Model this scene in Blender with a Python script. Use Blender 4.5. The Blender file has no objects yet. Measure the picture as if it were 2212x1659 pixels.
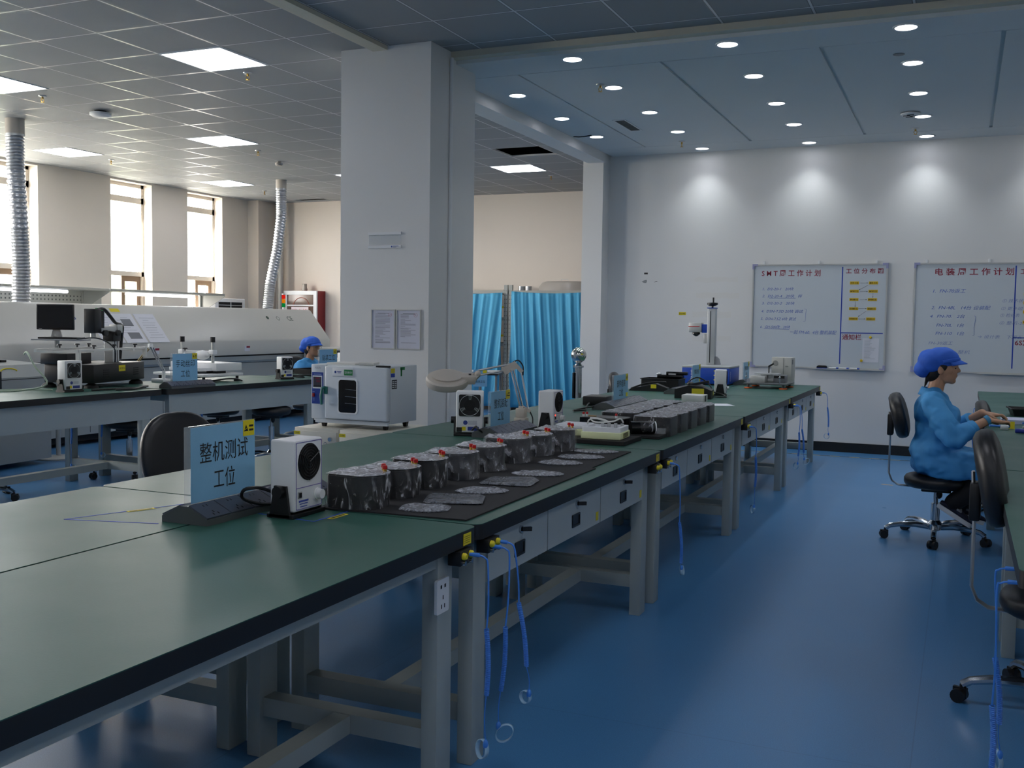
import bpy, bmesh, math, random
from mathutils import Vector, Matrix, Euler, noise
random.seed(7)
PI = math.pi
V = Vector
scene = bpy.context.scene
COL = scene.collection

# ------------------------------------------------------------------ camera, world, sun, exposure
cam_d = bpy.data.cameras.new('camera'); cam = bpy.data.objects.new('camera', cam_d); COL.objects.link(cam)
scene.camera = cam
CAM_H = 1.39
cam_d.sensor_width = 36.0
cam_d.lens = 2205.2357 / 2212.0 * 36.0
cam_d.clip_start = 0.05; cam_d.clip_end = 300
yaw, pitch, roll = 0.414551568, 0.061424876, 0.0144598443
_f = V((-math.sin(yaw) * math.cos(pitch), math.cos(yaw) * math.cos(pitch), -math.sin(pitch)))
_r = V((math.cos(yaw), math.sin(yaw), 0)); _u = _r.cross(_f)
_r2 = math.cos(roll) * _r + math.sin(roll) * _u; _u2 = -math.sin(roll) * _r + math.cos(roll) * _u
cam.matrix_world = Matrix(((_r2.x, _u2.x, -_f.x, 0), (_r2.y, _u2.y, -_f.y, 0), (_r2.z, _u2.z, -_f.z, CAM_H), (0, 0, 0, 1)))

world = bpy.data.worlds.new('World'); scene.world = world; world.use_nodes = True
WN = world.node_tree.nodes; WL = world.node_tree.links
WN['Background'].inputs[0].default_value = (1.0, 0.965, 0.92, 1); WN['Background'].inputs[1].default_value = 25.0

sun_d = bpy.data.lights.new('sun', 'SUN'); sun = bpy.data.objects.new('sun', sun_d); COL.objects.link(sun)
sun_d.energy = 25.0; sun_d.angle = 0.02; sun_d.color = (1, 0.95, 0.88)
sun.rotation_euler = V((0.16, 0.86, -0.52)).to_track_quat('-Z', 'Y').to_euler()

vs = scene.view_settings
vs.view_transform = 'Standard'; vs.look = 'None'; vs.gamma = 1.0; vs.use_curve_mapping = False
vs.exposure = 0.0
cy = scene.cycles
cy.max_bounces = 8; cy.diffuse_bounces = 4; cy.glossy_bounces = 3; cy.transmission_bounces = 4; cy.transparent_max_bounces = 12
cy.sample_clamp_indirect = 6.0; cy.caustics_reflective = False; cy.caustics_refractive = False

# ------------------------------------------------------------------ materials
def lin(h):
    if isinstance(h, str):
        h = h.lstrip('#'); c = [int(h[i:i + 2], 16) / 255 for i in (0, 2, 4)]
    else: c = [x / 255 for x in h]
    return tuple(x / 12.92 if x <= 0.04045 else ((x + 0.055) / 1.055) ** 2.4 for x in c) + (1.0,)

_M = {}
def mat(name, col, rough=0.5, metal=0.0, spec=0.5, emit=0.0, var=0.0, vscale=6.0, bump=0.0, bscale=60.0, coat=0.0, alpha=1.0, rvar=0.0):
    if name in _M: return _M[name]
    m = bpy.data.materials.new(name); m.use_nodes = True
    nt = m.node_tree; b = nt.nodes['Principled BSDF']
    c = lin(col)
    b.inputs['Base Color'].default_value = c; b.inputs['Roughness'].default_value = rough
    b.inputs['Metallic'].default_value = metal; b.inputs['Specular IOR Level'].default_value = spec
    b.inputs['Coat Weight'].default_value = coat; b.inputs['Coat Roughness'].default_value = 0.15
    if alpha < 1: b.inputs['Alpha'].default_value = alpha
    if emit:
        b.inputs['Emission Color'].default_value = c; b.inputs['Emission Strength'].default_value = emit
    if var or bump or rvar:
        tc = nt.nodes.new('ShaderNodeTexCoord')
    if var or rvar:
        n = nt.nodes.new('ShaderNodeTexNoise'); n.inputs['Scale'].default_value = vscale; n.inputs['Detail'].default_value = 5
        nt.links.new(tc.outputs['Object'], n.inputs['Vector'])
        if var:
            r = nt.nodes.new('ShaderNodeMapRange'); r.inputs['From Min'].default_value = 0.3; r.inputs['From Max'].default_value = 0.7
            r.inputs['To Min'].default_value = 1 - var; r.inputs['To Max'].default_value = 1 + var
            nt.links.new(n.outputs['Fac'], r.inputs['Value'])
            mx = nt.nodes.new('ShaderNodeVectorMath'); mx.operation = 'SCALE'; mx.inputs[0].default_value = c[:3]
            nt.links.new(r.outputs['Result'], mx.inputs['Scale']); nt.links.new(mx.outputs[0], b.inputs['Base Color'])
        if rvar:
            r = nt.nodes.new('ShaderNodeMapRange'); r.inputs['From Min'].default_value = 0.3; r.inputs['From Max'].default_value = 0.7
            r.inputs['To Min'].default_value = max(0.02, rough - rvar); r.inputs['To Max'].default_value = rough + rvar
            nt.links.new(n.outputs['Fac'], r.inputs['Value']); nt.links.new(r.outputs['Result'], b.inputs['Roughness'])
    if bump:
        n = nt.nodes.new('ShaderNodeTexNoise'); n.inputs['Scale'].default_value = bscale; n.inputs['Detail'].default_value = 3
        nt.links.new(tc.outputs['Object'], n.inputs['Vector'])
        bp = nt.nodes.new('ShaderNodeBump'); bp.inputs['Strength'].default_value = bump; bp.inputs['Distance'].default_value = 0.01
        nt.links.new(n.outputs['Fac'], bp.inputs['Height']); nt.links.new(bp.outputs['Normal'], b.inputs['Normal'])
    _M[name] = m
    return m

WALL = mat('white wall paint', '#dcdcda', 0.7, var=0.015, vscale=1.5, bump=0.05, bscale=90)
WALLB = mat('cream wall paint', '#dcd3c8', 0.7, var=0.015, vscale=1.5)
SOFFIT = mat('soffit plaster', '#d6dada', 0.75, var=0.01, vscale=1)
TRIMC = mat('beige trim paint', '#cfc9b6', 0.5)
GREEN = mat('green antistatic mat', '#2d574d', 0.4, spec=0.35, var=0.03, vscale=3, rvar=0.03, bump=0.02, bscale=220)
EDGE = mat('black rubber edge', '#0c0d0f', 0.45)
STEEL = mat('grey painted steel', '#9aa3a1', 0.45, bump=0.02, bscale=300)
STEELB = mat('light grey drawer steel', '#a9b2b2', 0.42)
BLACKP = mat('black plastic', '#0c0c0e', 0.4)
BLACKM = mat('matt black', '#070708', 0.7)
BLACKG = mat('gloss black', '#08090b', 0.18)
PU = mat('black polyurethane', '#17181b', 0.42, bump=0.05, bscale=150)
CHROME = mat('chrome', '#c8ccd0', 0.16, metal=1.0)
ALU = mat('aluminium', '#c4c7c8', 0.38, metal=0.75)
ALUP = mat('pale anodised aluminium', '#c6c7c4', 0.4, metal=0.6)
WHITEP = mat('white plastic', '#dfe1e2', 0.4)
WHITEG = mat('off white enamel', '#d3d4d0', 0.35)
MACHINE = mat('machine enamel', '#c4c3bc', 0.38, spec=0.4)
MACHINEB = mat('machine panel grey', '#a8adab', 0.42)
YELLOW = mat('yellow label', '#d9c91a', 0.5)
YTAG = mat('yellow magnet tag', '#dcb81e', 0.5)
INK = mat('black ink', '#101014', 0.6)
BLUEINK = mat('blue marker ink', '#4a66b8', 0.6)
BLUEINKF = mat('faded blue marker ink', '#7d8ebd', 0.6)
REDT = mat('crimson lettering', '#8a1230', 0.5)
NAVYT = mat('blue rule line', '#1c3fa8', 0.45)
CARD = mat('pale blue card', '#7fb4d6', 0.35, var=0.03, vscale=10)
PAPER = mat('white paper', '#d9dbe2', 0.6)
PRINT = mat('grey print', '#8a8c96', 0.7)
STRAP = mat('blue cord', '#3f84dc', 0.4)
STRAPW = mat('pale blue wrist band', '#9cc0da', 0.5)
REDP = mat('red plastic', '#c01818', 0.35)
BRASS = mat('brass', '#c09a48', 0.3, metal=1.0)
BOARD = mat('whiteboard enamel', '#c4ccd2', 0.28)
LILAC = mat('lilac corner plastic', '#9a9cc0', 0.5)
COAT = mat('blue work coat', '#4397d4', 0.7, var=0.04, vscale=9)
CAPM = mat('royal blue cap cloth', '#2a62cc', 0.75, bump=0.1, bscale=30)
SKIN = mat('skin', '#b98d70', 0.5, var=0.04, vscale=25)
HAIR = mat('black hair', '#130f0d', 0.5)
NAVYC = mat('navy trousers', '#0c0e14', 0.8)
SHOEN = mat('navy shoe', '#141a33', 0.7)
SOCK = mat('grey sock', '#a4a7ad', 0.85)
CURT = mat('turquoise curtain cloth', '#4fa6cc', 0.75, var=0.02, vscale=4)
CREDC = mat('dark red enamel', '#8a1220', 0.35)
OVENC = mat('oven enamel', '#ced4d8', 0.38)
OVENB = mat('oven blue panel', '#1c3d8e', 0.4)
TEAL = mat('teal handle plastic', '#1f6a60', 0.4)
BLUEBOX = mat('blue laser cabinet', '#1747b0', 0.4)
CABW = mat('cream filing steel', '#cfccc0', 0.4)
FOAM = mat('pale yellow foam', '#dde3b4', 0.8)
FOAMW = mat('white foam', '#e4e6ea', 0.8)
LAMPB = mat('beige lamp plastic', '#b9b2a8', 0.45)
ORANGE = mat('orange rubber', '#d4601c', 0.6)
WIRED = mat('white cable', '#d8d8d4', 0.5)
BLIND = mat('brown window frame', '#7d6650', 0.5)
FRAMEW = mat('white window frame', '#d8d0c4', 0.45)

def emis(name, col, strength):
    if name in _M: return _M[name]
    m = bpy.data.materials.new(name); m.use_nodes = True; nt = m.node_tree; nt.nodes.clear()
    e = nt.nodes.new('ShaderNodeEmission'); o = nt.nodes.new('ShaderNodeOutputMaterial')
    e.inputs[0].default_value = lin(col); e.inputs[1].default_value = strength
    nt.links.new(e.outputs[0], o.inputs[0]); _M[name] = m
    return m
PANEL = emis('ceiling panel light', '#f4f6ff', 13.0)
DLIGHT = emis('downlight lens', '#f2f4ff', 14.0)
TUBE = emis('fluorescent tube', '#f0f2ff', 5.0)

def glass_like(name, tint, alpha, rough=0.1, wrinkle=0.0, wscale=40, glint_streak=0.0, lo=0.45, hi=0.7, stretch=(1, 1, 1)):
    """thin clear sheet: transparent mixed with a glossy white-ish coat"""
    if name in _M: return _M[name]
    m = bpy.data.materials.new(name); m.use_nodes = True; nt = m.node_tree
    b = nt.nodes['Principled BSDF']; out = nt.nodes['Material Output']
    b.inputs['Base Color'].default_value = lin(tint); b.inputs['Roughness'].default_value = rough
    b.inputs['Specular IOR Level'].default_value = 0.9
    tr = nt.nodes.new('ShaderNodeBsdfTransparent'); mx = nt.nodes.new('ShaderNodeMixShader')
    mx.inputs[0].default_value = alpha
    nt.links.new(tr.outputs[0], mx.inputs[1]); nt.links.new(b.outputs[0], mx.inputs[2]); nt.links.new(mx.outputs[0], out.inputs[0])
    if wrinkle:
        tc = nt.nodes.new('ShaderNodeTexCoord'); n = nt.nodes.new('ShaderNodeTexNoise')
        n.inputs['Scale'].default_value = wscale; n.inputs['Detail'].default_value = 4; n.inputs['Distortion'].default_value = 1.2
        mp = nt.nodes.new('ShaderNodeMapping'); mp.inputs['Scale'].default_value = stretch
        nt.links.new(tc.outputs['Object'], mp.inputs['Vector']); nt.links.new(mp.outputs[0], n.inputs['Vector'])
        bp = nt.nodes.new('ShaderNodeBump'); bp.inputs['Strength'].default_value = wrinkle; bp.inputs['Distance'].default_value = 0.03
        nt.links.new(n.outputs['Fac'], bp.inputs['Height']); nt.links.new(bp.outputs['Normal'], b.inputs['Normal'])
        if glint_streak:  # whitish streaks paint the highlights along the wrinkles into the film
            rp = nt.nodes.new('ShaderNodeMapRange'); rp.inputs['From Min'].default_value = lo; rp.inputs['From Max'].default_value = hi
            rp.inputs['To Min'].default_value = alpha; rp.inputs['To Max'].default_value = min(1, alpha + glint_streak)
            nt.links.new(n.outputs['Fac'], rp.inputs['Value']); nt.links.new(rp.outputs['Result'], mx.inputs[0])
    _M[name] = m
    return m
FILM = glass_like('wrinkled plastic film', '#eef0f5', 0.05, 0.08, 1.0, 36, 0.5, 0.58, 0.72, (1, 1, .35))
FILMW = glass_like('heavily crumpled plastic film', '#dfe2ea', 0.12, 0.1, 1.0, 30, 0.38, 0.54, 0.72, (1, 1, .5))
FILMTOP = glass_like('stretched plastic film', '#d6d9e2', 0.42, 0.12, 1.0, 34, 0.5, 0.46, 0.62)
BUBBLE = glass_like('crumpled film sleeve', '#c9ced8', 0.38, 0.12, 1.0, 60, 0.55, 0.45, 0.65)
SLEEVE = glass_like('grey antistatic sleeve', '#6f747c', 0.75, 0.14, 1.0, 26, 0.25)
ACRYL = glass_like('clear acrylic', '#dfe6ea', 0.22, 0.05)
PANE = glass_like('window glass', '#ffffff', 0.06, 0.03)
DOME = glass_like('frosted clear cover', '#b8b2aa', 0.5, 0.3)

def ceiling_mat():
    m = bpy.data.materials.new('ceiling tiles'); m.use_nodes = True; nt = m.node_tree; b = nt.nodes['Principled BSDF']
    N = nt.nodes.new; L = nt.links.new
    tc = N('ShaderNodeTexCoord'); sp = N('ShaderNodeSeparateXYZ'); L(tc.outputs['Object'], sp.inputs[0])
    def grid(out, anchor):
        a = N('ShaderNodeMath'); a.operation = 'SUBTRACT'; L(out, a.inputs[0]); a.inputs[1].default_value = anchor
        d = N('ShaderNodeMath'); d.operation = 'DIVIDE'; L(a.outputs[0], d.inputs[0]); d.inputs[1].default_value = 0.61
        f = N('ShaderNodeMath'); f.operation = 'ADD'; L(d.outputs[0], f.inputs[0]); f.inputs[1].default_value = 100.5
        g = N('ShaderNodeMath'); g.operation = 'FRACT'; L(f.outputs[0], g.inputs[0])
        s = N('ShaderNodeMath'); s.operation = 'SUBTRACT'; L(g.outputs[0], s.inputs[0]); s.inputs[1].default_value = 0.5
        q = N('ShaderNodeMath'); q.operation = 'ABSOLUTE'; L(s.outputs[0], q.inputs[0])
        w = N('ShaderNodeMath'); w.operation = 'MULTIPLY'; L(q.outputs[0], w.inputs[0]); w.inputs[1].default_value = 0.61
        return w.outputs[0]
    gx = grid(sp.outputs['X'], -5.85); gy = grid(sp.outputs['Y'], 6.31)
    mn = N('ShaderNodeMath'); mn.operation = 'MINIMUM'; L(gx, mn.inputs[0]); L(gy, mn.inputs[1])
    cr = N('ShaderNodeValToRGB'); e = cr.color_ramp; e.interpolation = 'CONSTANT'
    e.elements[0].position = 0; e.elements[0].color = lin('#c9ccce')
    e.elements[1].position = 0.30; e.elements[1].color = lin('#3d4348')
    el = e.elements.new(0.55); el.color = lin('#909394')
    sc = N('ShaderNodeMath'); sc.operation = 'MULTIPLY'; L(mn.outputs[0], sc.inputs[0]); sc.inputs[1].default_value = 40
    L(sc.outputs[0], cr.inputs[0])
    n = N('ShaderNodeTexNoise'); n.inputs['Scale'].default_value = 90; L(tc.outputs['Object'], n.inputs['Vector'])
    bp = N('ShaderNodeBump'); bp.inputs['Strength'].default_value = 0.08; L(n.outputs['Fac'], bp.inputs['Height']); L(bp.outputs[0], b.inputs['Normal'])
    L(cr.outputs[0], b.inputs['Base Color'])
    rr = N('ShaderNodeMath'); rr.operation = 'GREATER_THAN'; L(sc.outputs[0], rr.inputs[0]); rr.inputs[1].default_value = 0.55
    r2 = N('ShaderNodeMapRange'); r2.inputs['To Min'].default_value = 0.3; r2.inputs['To Max'].default_value = 0.62; L(rr.outputs[0], r2.inputs['Value'])
    L(r2.outputs[0], b.inputs['Roughness'])
    return m
CEIL = ceiling_mat()

def floor_mat():
    m = bpy.data.materials.new('blue epoxy floor'); m.use_nodes = True; nt = m.node_tree; b = nt.nodes['Principled BSDF']
    N = nt.nodes.new; L = nt.links.new
    tc = N('ShaderNodeTexCoord'); n = N('ShaderNodeTexNoise'); n.inputs['Scale'].default_value = 260; n.inputs['Detail'].default_value = 2
    L(tc.outputs['Object'], n.inputs['Vector'])
    n2 = N('ShaderNodeTexNoise'); n2.inputs['Scale'].default_value = 0.7; n2.inputs['Detail'].default_value = 5; L(tc.outputs['Object'], n2.inputs['Vector'])
    cr = N('ShaderNodeValToRGB'); cr.color_ramp.elements[0].position = 0.35; cr.color_ramp.elements[0].color = lin('#4075a6')
    cr.color_ramp.elements[1].position = 0.72; cr.color_ramp.elements[1].color = lin('#4d85b6'); L(n.outputs['Fac'], cr.inputs[0])
    sp = N('ShaderNodeSeparateXYZ'); L(tc.outputs['Object'], sp.inputs[0])
    def seam(out, pitch, off):
        a = N('ShaderNodeMath'); a.operation = 'ADD'; L(out, a.inputs[0]); a.inputs[1].default_value = off
        d = N('ShaderNodeMath'); d.operation = 'PINGPONG'; L(a.outputs[0], d.inputs[0]); d.inputs[1].default_value = pitch / 2
        q = N('ShaderNodeMath'); q.operation = 'LESS_THAN'; L(d.outputs[0], q.inputs[0]); q.inputs[1].default_value = 0.002
        return q.outputs[0]
    s1 = seam(sp.outputs['Y'], 6.0, -3.35 + 60); s2 = seam(sp.outputs['X'], 2.0, 0.1 + 40)
    mxs = N('ShaderNodeMath'); mxs.operation = 'MAXIMUM'; L(s1, mxs.inputs[0]); L(s2, mxs.inputs[1])
    mm = N('ShaderNodeMath'); mm.operation = 'MULTIPLY'; L(mxs.outputs[0], mm.inputs[0]); mm.inputs[1].default_value = 0.3
    mc = N('ShaderNodeMix'); mc.data_type = 'RGBA'; L(mm.outputs[0], mc.inputs['Factor']); L(cr.outputs[0], mc.inputs['A']); mc.inputs['B'].default_value = lin('#1c3c66')
    L(mc.outputs['Result'], b.inputs['Base Color'])
    r = N('ShaderNodeMapRange'); r.inputs['From Min'].default_value = 0.3; r.inputs['From Max'].default_value = 0.7
    r.inputs['To Min'].default_value = 0.27; r.inputs['To Max'].default_value = 0.33; L(n2.outputs['Fac'], r.inputs['Value']); L(r.outputs[0], b.inputs['Roughness'])
    b.inputs['Specular IOR Level'].default_value = 0.5
    return m
FLOOR = floor_mat()

# ------------------------------------------------------------------ mesh helpers
X, Y, Z = V((1, 0, 0)), V((0, 1, 0)), V((0, 0, 1))
def rrect(w, h, r, n=5, cx=0, cy=0):
    """rounded rectangle outline; r one radius or four (bl, br, tr, tl)"""
    rs = r if isinstance(r, (tuple, list)) else (r,) * 4
    out = []
    for (sx, sy, a0), rr in zip(((-1, -1, PI), (1, -1, 1.5 * PI), (1, 1, 0), (-1, 1, PI / 2)), rs):
        px, py = sx * (w / 2 - rr), sy * (h / 2 - rr)
        if rr <= 1e-6: out.append((cx + px, cy + py)); continue
        for k in range(n + 1):
            a = a0 + PI / 2 * k / n
            out.append((cx + px + rr * math.cos(a), cy + py + rr * math.sin(a)))
    return out
def circ(r, n=24, cx=0, cy=0, ry=None):
    ry = r if ry is None else ry
    return [(cx + r * math.cos(2 * PI * k / n), cy + ry * math.sin(2 * PI * k / n)) for k in range(n)]

class MB:
    def __init__(s): s.v = []; s.f = []; s.mi = []; s.cur = 0
    def add(s, vs_, fs):
        o = len(s.v); s.v += [tuple(p) for p in vs_]
        for f in fs: s.f.append([i + o for i in f]); s.mi.append(s.cur)
        return s
    def mat(s, i): s.cur = i; return s
    def box(s, x0, x1, y0, y1, z0, z1, bevel=0.0, seg=2, M=None):
        if bevel <= 0:
            vs_ = [V((x, y, z)) for x in (x0, x1) for y in (y0, y1) for z in (z0, z1)]
            fs = [(0, 1, 3, 2), (4, 6, 7, 5), (0, 4, 5, 1), (2, 3, 7, 6), (0, 2, 6, 4), (1, 5, 7, 3)]
        else:
            bm = bmesh.new(); bmesh.ops.create_cube(bm, size=1)
            for v in bm.verts: v.co = V(((x0 + x1) / 2 + v.co.x * (x1 - x0), (y0 + y1) / 2 + v.co.y * (y1 - y0), (z0 + z1) / 2 + v.co.z * (z1 - z0)))
            bmesh.ops.bevel(bm, geom=bm.edges[:], offset=bevel, segments=seg, affect='EDGES', profile=0.5)
            bm.verts.index_update(); vs_ = [v.co.copy() for v in bm.verts]; fs = [[v.index for v in f.verts] for f in bm.faces]; bm.free()
        if M is not None: vs_ = [M @ p for p in vs_]
        return s.add(vs_, fs)
    def bar(s, p0, p1, w, h, up=Z):
        """box beam from p0 to p1, w across, h along up"""
        p0, p1 = V(p0), V(p1); d = (p1 - p0); L_ = d.length; d.normalize()
        side = d.cross(V(up)); side = side.normalized() if side.length > 1e-6 else V((1, 0, 0)); u = side.cross(d)
        M = Matrix(((d.x, side.x, u.x, p0.x), (d.y, side.y, u.y, p0.y), (d.z, side.z, u.z, p0.z), (0, 0, 0, 1)))
        return s.box(0, L_, -w / 2, w / 2, -h / 2, h / 2, M=M)
    def prism(s, poly, a0, a1, axis='z', M=None, holes=None):
        n = len(poly)
        def P(u, v, w): return {'z': V((u, v, w)), 'x': V((w, u, v)), 'y': V((u, w, v))}[axis]
        vs_ = [P(u, v, a0) for u, v in poly] + [P(u, v, a1) for u, v in poly]
        fs = [list(range(n))[::-1], list(range(n, 2 * n))] + [(i, (i + 1) % n, n + (i + 1) % n, n + i) for i in range(n)]
        if axis == 'y': fs = [list(f)[::-1] for f in fs]
        if M is not None: vs_ = [M @ p for p in vs_]
        return s.add(vs_, fs)
    def ringprism(s, outer, inner, a0, a1, axis='z', M=None):
        n = len(outer)
        def P(u, v, w): return {'z': V((u, v, w)), 'x': V((w, u, v)), 'y': V((u, w, v))}[axis]
        vs_ = [P(u, v, a0) for u, v in outer] + [P(u, v, a1) for u, v in outer] + [P(u, v, a0) for u, v in inner] + [P(u, v, a1) for u, v in inner]
        fs = []
        for i in range(n):
            j = (i + 1) % n
            fs += [(i, j, n + j, n + i), (2 * n + j, 2 * n + i, 3 * n + i, 3 * n + j), (n + i, n + j, 3 * n + j, 3 * n + i), (j, i, 2 * n + i, 2 * n + j)]
        if axis == 'y': fs = [f[::-1] for f in fs]
        if M is not None: vs_ = [M @ p for p in vs_]
        return s.add(vs_, fs)
    def tube(s, pts, r, n=8, closed=False, cap=True, flat=None):
        pts = [V(p) for p in pts]; m = len(pts); rs = r if isinstance(r, (list, tuple)) else [r] * m
        T = []
        for i in range(m):
            a = pts[i - 1] if (i > 0 or closed) else pts[i]; b = pts[(i + 1) % m] if (i < m - 1 or closed) else pts[i]
            T.append((b - a).normalized())
        up = Z if abs(T[0].dot(Z)) < 0.95 else X
        nrm = (up - T[0] * up.dot(T[0])).normalized(); vs_ = []
        for i in range(m):
            if i: nrm = (nrm - T[i] * nrm.dot(T[i])); nrm = nrm.normalized() if nrm.length > 1e-6 else X
            bi = T[i].cross(nrm)
            fy = 1 if flat is None else flat
            for k in range(n):
                a = 2 * PI * k / n + (PI / 4 if n == 4 else 0)
                vs_.append(pts[i] + nrm * (rs[i] * math.cos(a) * fy) + bi * (rs[i] * math.sin(a)))
        fs = []
        for i in range(m if closed else m - 1):
            for k in range(n):
                a, b = i * n + k, i * n + (k + 1) % n; c, d = ((i + 1) % m) * n + (k + 1) % n, ((i + 1) % m) * n + k
                fs.append((a, b, c, d))
        if cap and not closed: fs += [list(range(n))[::-1], list(range((m - 1) * n, m * n))]
        return s.add(vs_, fs)
    def cyl(s, p0, p1, r0, r1=None, n=16): return s.tube([p0, p1], [r0, r0 if r1 is None else r1], n)
    def lathe(s, prof, n=24, M=None):
        """prof: (radius, height) pairs about z"""
        vs_ = []; rows = []
        for r, z in prof:
            if r < 1e-6: rows.append([len(vs_)]); vs_.append(V((0, 0, z)))
            else:
                rows.append(list(range(len(vs_), len(vs_) + n)))
                vs_ += [V((r * math.cos(2 * PI * k / n), r * math.sin(2 * PI * k / n), z)) for k in range(n)]
        fs = []
        for a, b in zip(rows, rows[1:]):
            for k in range(n):
                k2 = (k + 1) % n
                if len(a) == 1 and len(b) == 1: continue
                if len(a) == 1: fs.append((a[0], b[k2], b[k]))
                elif len(b) == 1: fs.append((a[k], a[k2], b[0]))
                else: fs.append((a[k], a[k2], b[k2], b[k]))
        if len(rows[0]) > 1: fs.append(rows[0][::-1])
        if len(rows[-1]) > 1: fs.append(rows[-1])
        if M is not None: vs_ = [M @ p for p in vs_]
        return s.add(vs_, fs)
    def ell(s, c, r, n=16, m=10, M=None):
        r = r if isinstance(r, (tuple, list)) else (r,) * 3
        vs_ = [V((0, 0, -1))]; 
        for j in range(1, m):
            t = -PI / 2 + PI * j / m
            vs_ += [V((math.cos(t) * math.cos(2 * PI * k / n), math.cos(t) * math.sin(2 * PI * k / n), math.sin(t))) for k in range(n)]
        vs_.append(V((0, 0, 1))); e = len(vs_) - 1; fs = []
        for k in range(n):
            k2 = (k + 1) % n
            fs.append((0, 1 + k2, 1 + k)); fs.append((e, e - n + k, e - n + k2))
            for j in range(m - 2): a = 1 + j * n; fs.append((a + k, a + k2, a + n + k2, a + n + k))
        vs_ = [V((p.x * r[0], p.y * r[1], p.z * r[2])) for p in vs_]
        if M is not None: vs_ = [M @ p for p in vs_]
        c = V(c)
        return s.add([p + c for p in vs_], fs)
    def cap(s, p0, p1, r0, r1=None, n=14):
        """tapered capsule"""
        r1 = r0 if r1 is None else r1; p0, p1 = V(p0), V(p1); d = p1 - p0; L_ = d.length; d.normalize()
        pts, rs = [], []
        for k in range(5): a = PI / 2 * k / 4; pts.append(p0 - d * r0 * math.cos(a)); rs.append(max(r0 * math.sin(a), 1e-4))
        for k in range(5): a = PI / 2 * k / 4; pts.append(p1 + d * r1 * math.sin(a)); rs.append(max(r1 * math.cos(a), 1e-4))
        return s.tube(pts, rs, n)
    def grid(s, fn, nu, nv, closed_u=False):
        vs_ = [fn(i / nu, j / nv) for j in range(nv + 1) for i in range(nu + (0 if closed_u else 1))]
        w = nu if closed_u else nu + 1
        fs = [(j * w + i, j * w + (i + 1) % w, (j + 1) * w + (i + 1) % w, (j + 1) * w + i) for j in range(nv) for i in range(nu)]
        return s.add(vs_, fs)
    def slab(s, o, u, v, w, h, t):
        """thin plate centred at o, spanning w along u and h along v, thickness t out along u x v"""
        o, u, v = V(o), V(u), V(v); n = u.cross(v)
        M = Matrix(((u.x, v.x, n.x, o.x), (u.y, v.y, n.y, o.y), (u.z, v.z, n.z, o.z), (0, 0, 0, 1)))
        return s.box(-w / 2, w / 2, -h / 2, h / 2, 0, t, M=M)
    def mesh(s, name, mats, smooth=True, ang=35):
        me = bpy.data.meshes.new(name); me.from_pydata(s.v, [], s.f)
        for m in (mats if isinstance(mats, (list, tuple)) else [mats]): me.materials.append(m)
        me.polygons.foreach_set('material_index', s.mi)
        if smooth:
            me.polygons.foreach_set('use_smooth', [True] * len(me.polygons)); me.update(); me.set_sharp_from_angle(angle=math.radians(ang))
        me.update()
        return me
    def build(s, name, mats, parent=None, smooth=True, ang=35, mods=None, loc=None):
        o = bpy.data.objects.new(name, s.mesh(name, mats, smooth, ang)); COL.objects.link(o)
        if parent is not None: o.parent = parent
        if loc is not None: o.location = loc
        if mods:
            for f in mods: f(o)
            dg = bpy.context.evaluated_depsgraph_get(); me = bpy.data.meshes.new_from_object(o.evaluated_get(dg), depsgraph=dg)
            o.modifiers.clear(); o.data = me
            me.polygons.foreach_set('use_smooth', [True] * len(me.polygons)); me.update()
        return o

def remesh(vox, it=6, fac=0.5):
    def f(o):
        m = o.modifiers.new('r', 'REMESH'); m.mode = 'VOXEL'; m.voxel_size = vox
        s_ = o.modifiers.new('s', 'SMOOTH'); s_.iterations = it; s_.factor = fac
    return f
def subd(n=1):
    def f(o):
        m = o.modifiers.new('u', 'SUBSURF'); m.levels = n; m.render_levels = n
    return f

def tag(o, label=None, cat=None, group=None, kind=None):
    for k, v in (('label', label), ('category', cat), ('group', group), ('kind', kind)):
        if v: o[k] = v
    return o
def thing(name, label, cat, loc=(0, 0, 0), rz=0.0, group=None):
    o = bpy.data.objects.new(name, None); COL.objects.link(o); o.empty_display_size = 0.05
    o.location = loc; o.rotation_euler = (0, 0, rz); return tag(o, label, cat, group)
def struct(name, mb, m, smooth=False):
    o = mb.build(name, m, None, smooth); o['kind'] = 'structure'; return o
def copy_tree(o, parent=None):
    c = o.copy(); COL.objects.link(c)
    if parent is not None: c.parent = parent
    for ch in list(o.children): copy_tree(ch, c)
    return c
def place(o, loc, rz=0.0, label=None, group=None):
    o.location = loc; o.rotation_euler = (0, 0, rz)
    if label: o['label'] = label
    if group: o['group'] = group
    return o

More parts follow.
